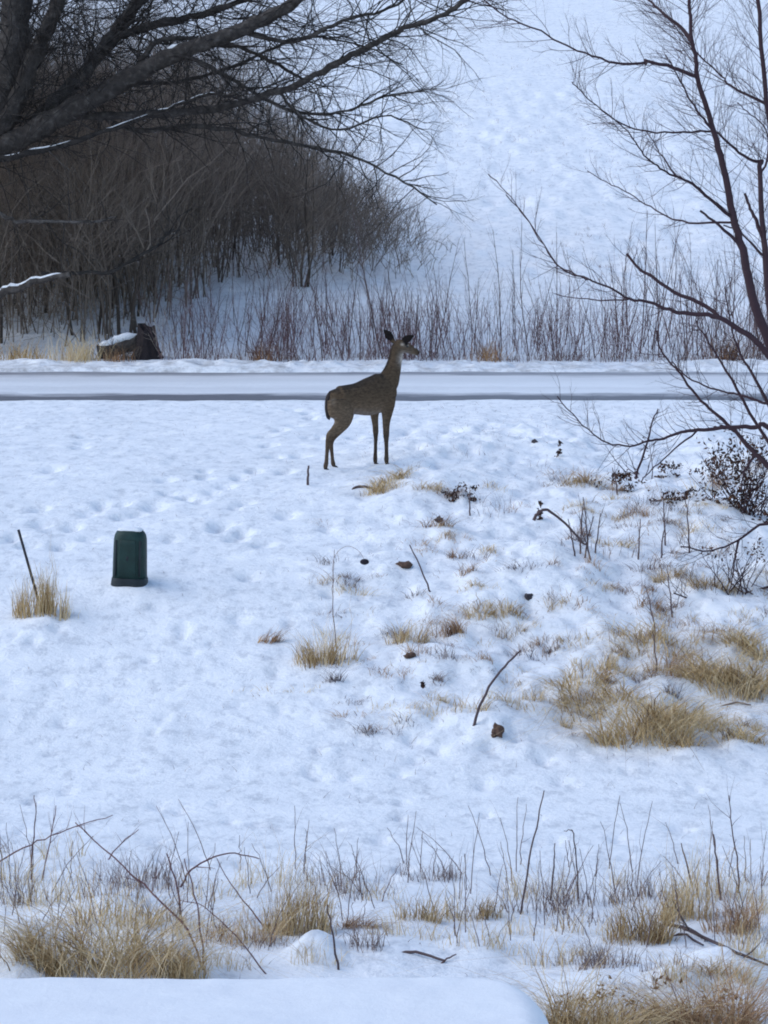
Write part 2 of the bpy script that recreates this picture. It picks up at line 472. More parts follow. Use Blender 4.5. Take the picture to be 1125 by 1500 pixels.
wall_end = P(752, 1425, 12.3)
wz = wall_end[2]
wall = thing('garden_wall', 'low wall under a smooth thick slab of snow along the bottom edge of the view', 'wall', (-4.0, 11.7, 0.0))
xe = wall_end[0]
# wall body of two courses of blocks
course_h = (wz - 0.20 + 0.05) / 3
block_mat = flat_mat('grey_stone', (0.23, 0.22, 0.21), rough=.9, bmp=.6)
block_me = None
for row in range(3):
    for i in range(14):
        w, dpt, hh = 0.62, 0.60, course_h
        xc = xe + 0.02 - 0.34 - i * 0.64 - (0.32 if row == 1 else 0.0)
        if block_me is None:
            x, y, z = w / 2 - .008, dpt / 2, hh / 2 - .006
            o8 = [(-x, -y), (x - .02, -y), (x, -y + .02), (x, y - .02), (x - .02, y), (-x, y)]
            V, Qd, n, nr = prism(o8, -z, z, 2, .015)
            import bmesh
            bm = bmesh.new(); vs = [bm.verts.new(v) for v in V]
            for q in Qd: bm.faces.new([vs[k] for k in q])
            bm.faces.new(vs[-n:]); bm.faces.new(vs[:n][::-1])
            block_me = bpy.data.meshes.new('block'); bm.to_mesh(block_me); bm.free()
            block_me.materials.append(block_mat)
        o = bpy.data.objects.new('block', block_me); COL.objects.link(o); o.parent = wall
        o.location = (xc + 4.0 + rnd.uniform(-.004, .004), 0.22 + rnd.uniform(-.01, .01), -0.05 + hh / 2 + row * hh)
# snow slab: height field with rolled edges
sx = np.concatenate([np.arange(-9.2, -4.2, .12), np.arange(-4.2, xe + .42, .022)]); sy = np.arange(11.25, 12.52, .022)
SX, SY = np.meshgrid(sx, sy)
cx = xe + 0.15 - 0.12 * smooth(11.9, 12.35, SY) + 0.03 * vnoise(SY / .2, SY * 0, 41)
far = 12.36 + 0.015 * vnoise(SX / .6, SX * 0, 40)
e = np.minimum(np.minimum(cx - SX, far - SY), SY - 11.30)
corner = np.hypot(np.maximum(0.30 - (cx - SX), 0), np.maximum(0.30 - (far - SY), 0))
e = np.minimum(e, 0.30 - corner)
t = np.clip(e / 0.16, 0, 1)
SZ = wz - 0.22 + 0.22 * np.sqrt(np.clip(1 - (1 - t) ** 2, 0, 1)) + 0.02 * vnoise(SX / .7, SY / .5, 42) + 0.006 * vnoise(SX / .12, SY / .12, 43)
SZ = np.where(e < 0, wz - 0.22 + e * 0.6, SZ)
keep = e > -0.03
idx = np.arange(SX.size).reshape(SX.shape)
kq = keep[:-1, :-1] & keep[:-1, 1:] & keep[1:, 1:] & keep[1:, :-1]
Q = np.stack([idx[:-1, :-1], idx[:-1, 1:], idx[1:, 1:], idx[1:, :-1]], -1)[kq]
Vs = np.stack([SX + 4.0, SY - 11.7, SZ], -1).reshape(-1, 3)
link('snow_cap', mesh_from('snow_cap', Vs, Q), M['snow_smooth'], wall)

# ------------------------------------------------------------------ the deer
ZS = 4.6875
A_YAW = math.radians(30)
FWD = np.array((math.cos(A_YAW), math.sin(A_YAW), 0)); LEFT = np.array((-math.sin(A_YAW), math.cos(A_YAW), 0))
D0 = hit(476, 688)[1]
def dz(zx, zy, t=0.0):
    """deer point: pixel of the enlarged deer crop + sideways offset t to its left"""
    px, py = 430 + zx / ZS, 460 + zy / ZS
    ximg = (zx - 215) / ZS / ppm(D0)
    s = (ximg + t * math.sin(A_YAW)) / math.cos(A_YAW)
    d = D0 + 0.10 + s * math.sin(A_YAW) + t * math.cos(A_YAW)
    return P(px, py, d)
m_ = 1.0 / (ZS * ppm(D0 + .25))      # metres per crop pixel
parts_V, parts_F = [], []
def loft(stations, n=16, lat=None):
    """stations: (center, half_height, half_width[, side vector])"""
    base = sum(len(v) for v in parts_V)
    C = np.array([s[0] for s in stations]); T = np.gradient(C, axis=0)
    V = []
    for k, s in enumerate(stations):
        t = T[k] / np.linalg.norm(T[k])
        L = np.array(s[3] if len(s) > 3 else LEFT, float); L = L - t * L.dot(t); L /= np.linalg.norm(L)
        U = np.cross(t, L)
        for i in range(n):
            a = 2 * math.pi * i / n
            V.append(s[0] + L * s[2] * math.cos(a) + U * s[1] * math.sin(a))
    nv = len(V)
    V.append(C[0]); V.append(C[-1])
    Fs = []
    for k in range(len(stations) - 1):
        for i in range(n):
            j = (i + 1) % n
            Fs.append((base + k * n + i, base + k * n + j, base + (k + 1) * n + j, base + (k + 1) * n + i))
    for i in range(n):
        j = (i + 1) % n
        Fs.append((base + nv, base + j, base + i)); l = (len(stations) - 1) * n
        Fs.append((base + nv + 1, base + l + i, base + l + j))
    parts_V.append(np.array(V)); parts_F.extend(Fs)

def st(zx, top, bot, hw, t=0):
    return (dz(zx, (top + bot) / 2, t), (bot - top) / 2 * m_, hw)
def dense(sts, per=3):
    C = spline([np.concatenate([s[0], [s[1], s[2]]]) for s in sts], per)
    return [(c[:3], max(c[3], .004), max(c[4], .004)) for c in C]
loft(dense([st(236, 545, 625, .045), st(262, 515, 660, .085), (dz(310, 600), 106 * m_, .125), (dz(370, 585), 100 * m_, .118), (dz(430, 582), 110 * m_, .122),
            (dz(500, 572), 129 * m_, .128), (dz(560, 553), 134 * m_, .125), (dz(610, 535), 138 * m_, .115), (dz(655, 510), 112 * m_, .095), (dz(688, 500), 70 * m_, .06)]), 22)
# neck rising from the shoulders
loft(dense([(dz(600, 520), 80 * m_, .085), (dz(645, 470), 84 * m_, .085), (dz(671, 410), 69 * m_, .072), (dz(689, 350), 57 * m_, .060), (dz(702, 290), 51 * m_, .056),
            (dz(712, 235), 48 * m_, .050), (dz(716, 200), 30 * m_, .04)]), 18)
# head
HD = math.radians(14); HL = np.array((-math.sin(HD), math.cos(HD), 0))
def hz(zx, zy, t=0):
    c = dz(712, 220); k = dz(zx, zy, 0)
    d = k - c; q = P(430 + zx / ZS, 460 + zy / ZS, c[1] + d[0] * math.tan(HD))
    return q + HL * t
loft([(a, b, c, HL) for a, b, c in dense([(hz(692, 212), 22 * m_, .025), (hz(708, 214), 40 * m_, .046), (hz(738, 222), 45 * m_, .055), (hz(765, 229), 41 * m_, .052), (hz(790, 238), 33 * m_, .041),
            (hz(815, 252), 28 * m_, .034), (hz(838, 261), 24 * m_, .030), (hz(854, 266), 20 * m_, .027), (hz(864, 268), 11 * m_, .017)])], 16)
FEET = []
def leg(pts):
    W = [dz(x, y, t) for x, y, t, a, b in pts]
    dlt = float(ground(W[-1][0], W[-1][1])) + .008 - W[-1][2]
    for k in range(len(W)):
        W[k][2] += dlt * float(smooth(.35, 1.0, k / (len(W) - 1)))
    FEET.append(W[-1].copy())
    loft(dense([(w, q[3] * m_, q[4]) for w, q in zip(W, pts)], 4), 12)
def foot(zx, zy, t):
    q = dz(zx, zy, t); g = float(ground(q[0], q[1]))
    return q, g
# hind legs: haunch, stifle forward, hock back, vertical shank
leg([(318, 590, -.055, 95, .075), (322, 650, -.065, 100, .075), (335, 715, -.072, 82, .062), (318, 765, -.076, 52, .045), (275, 808, -.08, 33, .030), (248, 830, -.08, 27, .022),
     (237, 862, -.08, 20, .017), (231, 930, -.08, 16, .015), (226, 1000, -.08, 16, .015), (222, 1025, -.08, 19, .018), (217, 1050, -.08, 15, .016)])
leg([(330, 600, .055, 92, .07), (345, 680, .065, 85, .06), (345, 735, .07, 60, .05), (318, 785, .075, 40, .034), (285, 828, .075, 28, .025), (262, 858, .075, 24, .02),
     (258, 890, .075, 18, .016), (264, 940, .075, 15, .014), (268, 975, .075, 15, .014), (272, 993, .075, 18, .017), (279, 1008, .075, 14, .015)])
# forelegs
leg([(640, 560, -.06, 75, .055), (645, 620, -.07, 60, .05), (642, 680, -.075, 44, .038), (637, 740, -.078, 31, .028), (636, 790, -.08, 26, .024), (636, 815, -.08, 24, .023), (637, 850, -.08, 17, .016),
     (638, 905, -.08, 16, .015), (638, 928, -.08, 19, .018), (640, 952, -.08, 15, .016)])
leg([(560, 600, .05, 60, .05), (556, 660, .06, 44, .042), (557, 710, .068, 30, .028), (562, 765, .07, 24, .022), (564, 795, .07, 23, .021), (564, 825, .07, 16, .015),
     (562, 880, .07, 15, .014), (561, 902, .07, 18, .017), (562, 922, .07, 14, .015)])
# ears: cupped leaf shapes
def ear(base, tip, width, side, facing):
    b, tpt = base, tip
    ax = tpt - b; sts = []
    for u, w in [(0, .50), (.2, .62), (.38, .92), (.58, 1.0), (.76, .80), (.9, .45), (1.0, .10)]:
        c = b + ax * u + facing * 0.012 * math.sin(u * math.pi)
        sts.append((c, 0.009 * (1 - .45 * u), width * w, side))
    loft(sts, 12)
eb1, et1 = hz(700, 200, .03), hz(628, 106, .075)
eb2, et2 = hz(722, 200, -.03), hz(818, 143, -.075)
ear(eb1, et1, .046, np.array((0.76, 0.15, 0.64)), np.array((.3, .9, 0)))
ear(eb2, et2, .044, np.array((-0.40, 0.15, 0.9)), np.array((-.3, .9, 0)))

V = np.vstack(parts_V)
root_loc = np.array([*dz(420, 900, 0)[:2], float(ground(*dz(420, 900, 0)[:2]))])
tmp = bpy.data.meshes.new('deer_body_shape')
tmp.from_pydata([tuple(v) for v in (V - root_loc)], [], [tuple(f) for f in parts_F])
tmp.update()
to = bpy.data.objects.new('deer_body_shape', tmp); COL.objects.link(to)
rm = to.modifiers.new('r', 'REMESH'); rm.mode = 'VOXEL'; rm.voxel_size = 0.0072
smm = to.modifiers.new('s', 'SMOOTH'); smm.iterations = 6; smm.factor = 0.5
bpy.context.view_layer.update()
dg = bpy.context.evaluated_depsgraph_get()
body_me = bpy.data.meshes.new_from_object(to.evaluated_get(dg))
body_me.name = 'body'
bpy.data.objects.remove(to); bpy.data.meshes.remove(tmp)
nv = len(body_me.vertices)
co = np.empty(nv * 3, np.float32); body_me.vertices.foreach_get('co', co); co = co.reshape(-1, 3) + root_loc
no = np.empty(nv * 3, np.float32); body_me.vertices.foreach_get('normal', no); no = no.reshape(-1, 3)
# coat pattern of a white tailed deer
def blob(c, r):
    return np.exp(-0.5 * (np.linalg.norm(co - c, axis=1) / r) ** 2)
ZP = co[:, 2]
colr = np.tile(np.array((0.085, 0.060, 0.040)), (nv, 1))
def mixc(w, c):
    global colr
    w = np.clip(w, 0, 1)[:, None]
    colr = colr * (1 - w) + np.array(c) * w
zx_ = 215 + (co[:, 0] - dz(215, 1000)[0]) / m_
py_row = 1075 - (co[:, 2] - dz(215, 1075)[2]) / m_
torso = smooth(235, 260, zx_) * (1 - smooth(640, 700, zx_)) * (1 - smooth(700, 740, py_row))
mixc(0.8 * smooth(560, 680, py_row) * (1 - smooth(800, 880, py_row)) * (1 - smooth(600, 660, zx_)), (0.135, 0.098, 0.068))      # paler flank and haunch
mixc(0.7 * smooth(250, 420, zx_) * (1 - smooth(600, 690, zx_)) * (1 - smooth(480, 590, py_row)), (0.055, 0.041, 0.030))
mixc(0.75 * torso * smooth(0.45, 0.95, no[:, 2]), (0.028, 0.025, 0.023))              # darker back
mixc(0.7 * torso * smooth(0.35, 0.9, -no[:, 2]) * smooth(600, 660, py_row), (0.20, 0.17, 0.145))   # pale belly
legs = smooth(760, 860, py_row)
mixc(0.5 * legs * smooth(450, 520, zx_), (0.05, 0.039, 0.033)); mixc(0.6 * smooth(800, 900, py_row) * (1 - smooth(450, 520, zx_)), (0.10, 0.070, 0.052))
neckb = smooth(150, 230, py_row) * (1 - smooth(380, 430, py_row)) * smooth(0.3, 0.85, -(no @ np.array((math.cos(.3), 0.1, -math.sin(.3)))))
mixc(0.8 * neckb, (0.020, 0.017, 0.016))                                       # dark nape
mixc(1.8 * blob(hz(752, 310), .045) * smooth(-.2, .5, -no[:, 2] + no[:, 0]), (0.42, 0.38, 0.34))             # throat patch
mixc(1.4 * blob(hz(822, 290, 0), .014), (0.5, 0.47, 0.44))                      # white chin
for t in (-.05, .05):
    mixc(1.0 * blob(hz(738, 206, t), .011), (0.40, 0.34, 0.28)); mixc(1.2 * blob(hz(760, 203, t), .014), (0.40, 0.34, 0.28)); mixc(.8 * blob(hz(780, 210, t * .8), .010), (0.34, 0.29, 0.24))   # pale brow
    mixc(.6 * blob(hz(806, 246, t * .6), .012), (0.12, 0.10, 0.085))
for (b, tp) in ((eb1, et1), (eb2, et2)):
    ax = tp - b; u = ((co - b) @ ax) / ax.dot(ax)
    dist = np.linalg.norm(co - b - np.clip(u, 0, 1)[:, None] * ax, axis=1)
    w = smooth(0.12, .3, u) * (1 - smooth(.05, .06, dist))
    mixc(w, (0.016, 0.013, 0.013))
mixc(1.5 * blob(hz(866, 262), .024), (0.012, 0.011, 0.012))                     # nose
mixc(.8 * blob(dz(272, 610, -.07), .022), (0.34, 0.29, 0.24))                    # rump edge
mixc(.8 * blob(dz(262, 740, -.07), .022), (0.30, 0.26, 0.22))
ca = body_me.color_attributes.new('coat', 'FLOAT_COLOR', 'POINT')
ca.data.foreach_set('color', np.column_stack([colr, np.ones(nv)]).astype(np.float32).ravel())
body_me.polygons.foreach_set('use_smooth', np.ones(len(body_me.polygons), bool))
fur, nt, b = new_mat('deer_coat')
at = N(nt, 'ShaderNodeAttribute'); at.attribute_name = 'coat'
tc = N(nt, 'ShaderNodeTexCoord')
mpp = N(nt, 'ShaderNodeMapping'); mpp.inputs['Scale'].default_value = (1, 1, 2.2)
nt.links.new(tc.outputs['Object'], mpp.inputs[0])
n1 = N(nt, 'ShaderNodeTexNoise'); n1.inputs['Scale'].default_value = 26; n1.inputs['Detail'].default_value = 8; n1.inputs['Roughness'].default_value = .75
nt.links.new(mpp.outputs[0], n1.inputs['Vector'])
rr = ramp(nt, n1.outputs[0], [(0.3, (.45, .45, .47)), (0.7, (1.55, 1.52, 1.48))])
mx = N(nt, 'ShaderNodeMix', data_type='RGBA', blend_type='MULTIPLY'); mx.inputs[0].default_value = 1
nt.links.new(at.outputs['Color'], mx.inputs[6]); nt.links.new(rr.outputs[0], mx.inputs[7])
nt.links.new(mx.outputs[2], b.inputs['Base Color'])
b.inputs['Roughness'].default_value = .9; b.inputs['Specular IOR Level'].default_value = .04
b.inputs['Sheen Weight'].default_value = 0.0
bump(nt, b, n1.outputs[0], .5, .012)
deer = thing('deer', 'brown doe standing side on in the snow with head raised and ears out', 'deer', root_loc)
link('body', body_me, fur, deer)
# hooves reach down into the snow
hoof_mat = flat_mat('hoof_horn', (0.03, 0.026, 0.026), rough=.5)
def taper_tube(name, pts, rad, mat, parent, origin, sides=10, caps=True):
    s = Soup(); s.tubes([(np.array(pts), np.array(rad))], sides, tint=.5)
    return s.obj(name, mat, parent, origin)
for q in FEET:
    g = float(ground(q[0], q[1]))
    f = q + FWD * 0.022; f[2] = g - .012
    taper_tube('hoof', [q + np.array((0, 0, .012)), q, q * .5 + f * .5, f, f + FWD * .004 + np.array((0, 0, -.012))], [.012, .017, .020, .023, .002], hoof_mat, deer, root_loc)
# eyes, tail
eye_mat = flat_mat('dark_eye', (0.01, 0.008, 0.008), rough=.08, bmp=0, spec=.6)
def ball(name, c, r, mat, parent, origin, sq=(1, 1, 1), n=10):
    V, Qd = [], []
    for i in range(n + 1):
        ph = math.pi * i / n
        for j in range(2 * n):
            th = math.pi * j / n
            V.append((c[0] + r * sq[0] * math.sin(ph) * math.cos(th), c[1] + r * sq[1] * math.sin(ph) * math.sin(th), c[2] + r * sq[2] * math.cos(ph)))
    for i in range(n):
        for j in range(2 * n):
            Qd.append((i * 2 * n + j, i * 2 * n + (j + 1) % (2 * n), (i + 1) * 2 * n + (j + 1) % (2 * n), (i + 1) * 2 * n + j))
    return link(name, mesh_from(name, np.array(V) - origin, Qd), mat, parent)
for t in (-.047, .047):
    ball('eye', hz(772, 222, t), .0105, eye_mat, deer, root_loc)
tail_mat = flat_mat('tail_fur', (0.030, 0.022, 0.020), rough=.9, scale=40)
tail_pts = spline([dz(258, 535, 0), dz(238, 575, -.01), dz(232, 640, -.012), dz(238, 700, -.01), dz(246, 728, -.008)], 4)
taper_tube('tail', tail_pts, np.interp(np.linspace(0, 1, len(tail_pts)), [0, .2, .5, .8, 1], [.02, .026, .028, .022, .004]), tail_mat, deer, root_loc, 12)
wt = flat_mat('white_fur', (0.5, 0.46, 0.42), rough=.9, scale=40)
wp = spline([dz(262, 560, -.03), dz(256, 610, -.036), dz(252, 660, -.032), dz(252, 720, -.02)], 4)
taper_tube('tail_fringe', wp, np.interp(np.linspace(0, 1, len(wp)), [0, .4, .8, 1], [.006, .016, .012, .003]), wt, deer, root_loc, 10)

# ------------------------------------------------------------------ green utility pedestal
pb = hit(190, 853)
pd = pb[1]; k = 1 / ppm(pd)
ped = thing('utility_pedestal', 'dark green rounded utility pedestal with a little snow on top, left of the deer', 'utility pedestal', (pb[0], pb[1], pb[2]))
ped.rotation_euler = (0, math.radians(1.6), math.radians(-7))
green = flat_mat('green_plastic', (0.007, 0.027, 0.024), rough=.55, var=.35, scale=9, bmp=.1)
darkg = flat_mat('dark_plastic', (0.014, 0.020, 0.024), rough=.6, var=.3, scale=9, bmp=.1)
def rrect(w, d, r, n=5):
    pts = []
    for cx, cy, a0 in ((w - r, d - r, 0), (-w + r, d - r, 90), (-w + r, -d + r, 180), (w - r, -d + r, 270)):
        for i in range(n + 1):
            a = math.radians(a0 + 90 * i / n)
            pts.append((cx + r * math.cos(a), cy + r * math.sin(a)))
    return pts
def stack(name, rings, mat, parent, cap=True, loc=None):
    """rings: (half w, half d, corner r, z, yoff)"""
    V, Qd = [], []
    for w, d, r, z, yo in rings:
        V += [(x, y + yo, z) for x, y in rrect(w, d, r)]
    n = len(rrect(1, 1, .1))
    bm = bmesh.new(); vs = [bm.verts.new(v) for v in V]
    for a in range(len(rings) - 1):
        for i in range(n):
            j = (i + 1) % n
            bm.faces.new((vs[a * n + i], vs[a * n + j], vs[(a + 1) * n + j], vs[(a + 1) * n + i]))
    bm.faces.new(vs[-n:]); bm.faces.new(vs[:n][::-1])
    me = bpy.data.meshes.new(name); bm.to_mesh(me); bm.free()
    me.polygons.foreach_set('use_smooth', np.ones(len(me.polygons), bool))
    return link(name, me, mat, parent, loc)
Wd = 25 * k; Hh = 78 * k
stack('housing', [(Wd * 1.0, Wd * .82, .088, .0, 0), (Wd * .99, Wd * .80, .088, Hh * .3, 0), (Wd * .97, Wd * .77, .088, Hh * .72, 0), (Wd * .955, Wd * .75, .088, Hh * .82, 0),
                  (Wd * .92, Wd * .71, .088, Hh * .89, 0), (Wd * .84, Wd * .62, .088, Hh * .945, 0), (Wd * .70, Wd * .48, .06, Hh * .985, 0), (Wd * .5, Wd * .35, .03, Hh, 0)], green, ped)
stack('base_skirt', [(Wd * 1.08, Wd * .90, .088, -.12, 0), (Wd * 1.07, Wd * .89, .088, -.02, 0), (Wd * 1.04, Wd * .86, .088, .025, 0), (Wd * 1.02, Wd * .84, .088, .035, 0)], darkg, ped)
stack('door_panel', [(Wd * .52, .008, .006, .05, -Wd * .81), (Wd * .52, .008, .006, Hh * .3, -Wd * .795), (Wd * .50, .008, .006, Hh * .72, -Wd * .763), (Wd * .46, .006, .005, Hh * .81, -Wd * .745)], green, ped)
stack('latch', [(.010, .008, .004, Hh * .42, -Wd * .80), (.010, .008, .004, Hh * .5, -Wd * .793), (.006, .006, .003, Hh * .51, -Wd * .79)], darkg, ped)
for s in (-1, 1):
    o = stack('side_ridge', [(.008, .010, .004, .05, 0), (.008, .010, .004, Hh * .8, 0)], darkg, ped, loc=(s * Wd * .72, -Wd * .745, 0))
    o.rotation_euler = (math.radians(-3), 0, 0)
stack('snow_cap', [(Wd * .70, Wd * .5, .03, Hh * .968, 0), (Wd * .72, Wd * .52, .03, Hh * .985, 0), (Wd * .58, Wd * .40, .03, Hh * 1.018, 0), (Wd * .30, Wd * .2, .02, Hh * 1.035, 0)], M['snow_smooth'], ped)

# leaning steel stake
sb = hit(60, 893); stp = P(27, 776, sb[1] - .05)
stake_mat = flat_mat('dark_steel', (0.022, 0.02, 0.026), rough=.6, scale=30)
stake = thing('fence_stake', 'dark metal stake leaning left out of the straw clump at the left edge', 'stake', sb)
ax = stp - sb
def bar(name, pts, rad, mat, parent, origin, sides=8):
    return taper_tube(name, pts, rad, mat, parent, origin, sides)
bar('post', [sb - ax * .12, sb, sb + ax * .5, stp, stp + ax * .001], [.011, .011, .011, .011, .0005], stake_mat, stake, sb)
sdv = np.array((.45, -.9, 0)) * .011
s = Soup(); s.tubes([(np.array([sb - ax * .1 + sdv, sb + ax * .5 + sdv, stp - ax * .02 + sdv]), np.array([.006, .006, .006]))], 5, tint=.5)
s.obj('flange', stake_mat, stake, sb)

# ------------------------------------------------------------------ grass clumps
def clump(px, py, wpx, hpx, n, label, mat='straw', lean=(0, 0), spread=.35, droop=.25, bw=.0042, group=None, stalks=0, name='grass_clump', cat='grass clump', depth=.55, arch=0.0, tl=None):
    c = hit(px, py); s = ppm(c[1])
    w = wpx / s / 2; h = hpx / s
    r = np.sqrt(RNG.random(n)); a = RNG.random(n) * 2 * math.pi
    ox = r * np.cos(a) * w; oy = r * np.sin(a) * w * depth + w * depth * .6
    # tussocky: gather roots around a few centres
    nc = max(3, int(wpx / 12)); ci = RNG.integers(0, nc, n)
    chh = RNG.uniform(.45, 1.15, nc); cln = RNG.normal(0, spread * .8, (nc, 2)); ctt = RNG.normal(0, .18, nc)
    ccx = RNG.uniform(-.85, .85, nc) * w; ccy = RNG.uniform(-.7, .9, nc) * w * depth + w * depth * .6
    g = RNG.random(n) < .65
    ox = np.where(g, ccx[ci] + RNG.normal(0, .12 * w + .01, n), ox); oy = np.where(g, ccy[ci] + RNG.normal(0, .15 * w, n), oy)
    x = c[0] + ox; y = c[1] + oy
    root = np.column_stack([x, y, ground(x, y) - .015])
    edge = np.clip(np.abs(ox) / w, 0, 1.2)
    dr = np.clip(RNG.normal(droop, .2, n), 0, 1.0)
    hh = h * RNG.uniform(.35, 1.0, n) * (1 - .35 * edge ** 2) / (1 - .62 * dr)
    ln = np.column_stack([ox / w * spread * .6 + RNG.normal(0, spread * .75, n) + lean[0], RNG.normal(0, spread * .6, n) + lean[1]])
    hh = hh * np.where(g, chh[ci], .8); ln = ln + np.where(g[:, None], cln[ci], 0)
    so = Soup()
    tint = np.clip(RNG.normal(.55 if tl is None else tl, .27, n) + np.where(g, ctt[ci], 0), 0, 1)
    so.blades(root, ln, hh, bw * RNG.uniform(.5, 1.9, n), dr, 6, tint)
    if stalks:
        k = stalks
        xs = c[0] + RNG.uniform(-.8, .8, k) * w; ys = c[1] + RNG.uniform(0, 1, k) * w * depth
        rt = np.column_stack([xs, ys, ground(xs, ys) - .02])
        so.blades(rt, RNG.normal(0, .13, (k, 2)), h * RNG.uniform(1.0, 1.5, k), np.full(k, bw * 1.1), RNG.uniform(0, .12, k), 6, RNG.uniform(0, .5, k))
    o = so.obj(name, M[mat], None, c, c, shade=False)
    return tag(o, label, cat, group)

clump(60, 902, 82, 88, 420, 'upright straw clump round the leaning stake at the left edge', stalks=10, spread=.16, droop=.06, bw=.005)
clump(392, 944, 34, 40, 130, 'small rust tinged tuft leaning right, left of the round straw clump', 'rust', lean=(.55, 0), spread=.15, tl=.7)
clump(478, 976, 96, 82, 420, 'round straw clump with a tall grey stalk in the middle of the slope', stalks=8, spread=.3, droop=.2)
clump(598, 940, 66, 52, 200, 'straw tuft right of the round clump, beside a rust brown one', spread=.45, droop=.4)
clump(655, 933, 52, 50, 220, 'rust brown tuft standing directly right of a straw tuft mid slope', 'rust', spread=.4, droop=.35, tl=.65)
clump(742, 903, 64, 38, 170, 'low straw tuft beside a small dark lump on the slope', spread=.6, droop=.5, lean=(-.2, 0))
clump(558, 724, 72, 36, 240, 'tan grass tuft just below the front hooves of the deer', spread=.7, droop=.6)
clump(628, 720, 60, 28, 150, 'dull tan tuft to the right of the tuft below the deer', spread=.7, droop=.6, tl=.3)
clump(668, 730, 48, 24, 130, 'dark brown matted tuft on the drift right of the deer', 'rust', spread=.9, droop=.7, tl=.2)
clump(643, 772, 40, 36, 120, 'rust brown hanging tuft under the drift edge below the deer', 'rust', spread=.5, droop=.6, lean=(.3, 0), tl=.4)
clump(855, 713, 78, 36, 240, 'olive tan tuft on the bank below the long low branch', spread=.7, droop=.6, tl=.4)
clump(712, 812, 36, 26, 70, 'faint pale tuft half buried on the slope below the deer', spread=.5, droop=.4)
clump(985, 850, 60, 46, 150, 'straw tuft left of a larger one under the right hand tree', spread=.55, droop=.5, tl=.45)
clump(1045, 862, 84, 44, 240, 'brownish straw patch in front of the base of the right hand tree', spread=.7, droop=.6, tl=.35)
clump(940, 1088, 150, 100, 800, 'largest matted straw clump at the foot of the right hand slope', spread=.75, droop=.65, depth=.6, bw=.0048)
clump(1085, 1022, 120, 92, 700, 'dense straw clump against the right edge at the foot of the slope', spread=.6, droop=.55, bw=.0048)
clump(890, 985, 110, 50, 240, 'thin straw patch above the largest matted clump', spread=.6, droop=.5)
clump(985, 990, 80, 62, 220, 'rusty stemmed grass between the two big straw clumps', 'rust', spread=.4, droop=.35, tl=.75)
for (x, y, w, h, n, lb) in [(880, 1055, 130, 62, 380, 'matted straw behind the left half of the largest clump'), (1005, 1065, 120, 66, 420, 'matted straw between the largest clump and the right edge clump'), (1045, 1000, 100, 70, 380, 'straw tuft left of the dense right edge clump, a forked twig standing in it'),
                        (1105, 965, 80, 70, 320, 'straw tuft at the right edge above the dense clump'), (850, 1010, 100, 46, 240, 'flattened straw left of the rusty stemmed grass'), (960, 955, 130, 60, 320, 'uppermost loose straw band of the right hand foot slope'), (1000, 1095, 70, 40, 200, 'small straw fringe below the largest clump'), (1090, 1085, 80, 46, 220, 'low straw fringe in the flat snow at the right edge'),
                        (570, 712, 60, 34, 200, 'bright straw tuft in the drift, nearest to the hooves of the deer'), (700, 905, 50, 36, 130, 'low straw tuft between the rust brown tuft and the dark lump'), (905, 800, 60, 30, 90, 'pale grass under the thin twigs in mid bank')]:
    clump(x, y, w, h, n, lb, spread=.8, droop=.62, tl=rnd.uniform(.45, .65), bw=.0052, depth=.7)
for (x, y, w, h, n) in [(565, 1048, 90, 24, 60), (640, 1052, 90, 32, 80), (690, 1045, 70, 45, 90), (745, 1035, 60, 40, 80), (800, 1030, 80, 45, 110), (790, 962, 80, 30, 80), (850, 950, 70, 34, 90),
                        (700, 915, 70, 20, 45), (700, 950, 60, 24, 45), (1040, 1065, 110, 40, 150), (1110, 1075, 50, 40, 70), (1060, 940, 120, 36, 150), (920, 940, 100, 40, 110), (985, 925, 80, 30, 80), (385, 1022, 80, 18, 40), (450, 1018, 70, 16, 35), (660, 845, 60, 18, 30), (530, 905, 60, 14, 20),
                        (760, 930, 60, 24, 40), (600, 985, 70, 20, 40), (1090, 905, 60, 24, 50), (880, 1030, 80, 40, 130)]:
    clump(x, y, w, h, n, 'sparse dry tuft poking through the snow on the right hand slope', 'straw' if rnd.random() < .65 else 'rust', spread=.5, droop=.4, tl=.5, group='sparse tufts on the slope', bw=.0036)
for k in range(190):
    x = rnd.uniform(470, 1130) if k < 130 else rnd.uniform(820, 1130); y = rnd.uniform(690, 1085)
    if x < 640 and y < 740: continue
    clump(x, y, rnd.uniform(24, 80), rnd.uniform(10, 38), rnd.randint(24, 90), 'small scrubby tuft showing through the snow of the right hand slope', rnd.choice(('straw', 'rust', 'rust', 'stalk')), spread=.6, droop=.45, tl=rnd.uniform(.3, .75), group='scrubby tufts on the slope', bw=.0036)
for (x, y, w, h, n) in [(735, 755, 70, 66, 45), (700, 742, 40, 40, 20), (860, 805, 90, 60, 30), (1000, 800, 90, 50, 30), (930, 870, 90, 40, 25), (985, 690, 60, 40, 20), (600, 690, 80, 20, 20), (700, 670, 60, 30, 18), (640, 655, 80, 16, 18), (720, 640, 60, 18, 14), (780, 690, 60, 26, 16), (930, 820, 60, 50, 20)]:
    clump(x, y, w, h, n, 'wispy grey weed patch on the bank to the right of the deer', 'stalk', spread=.35, droop=.25, tl=.75, group='wispy weeds on the bank', bw=.0032, name='weed_patch', cat='weeds')
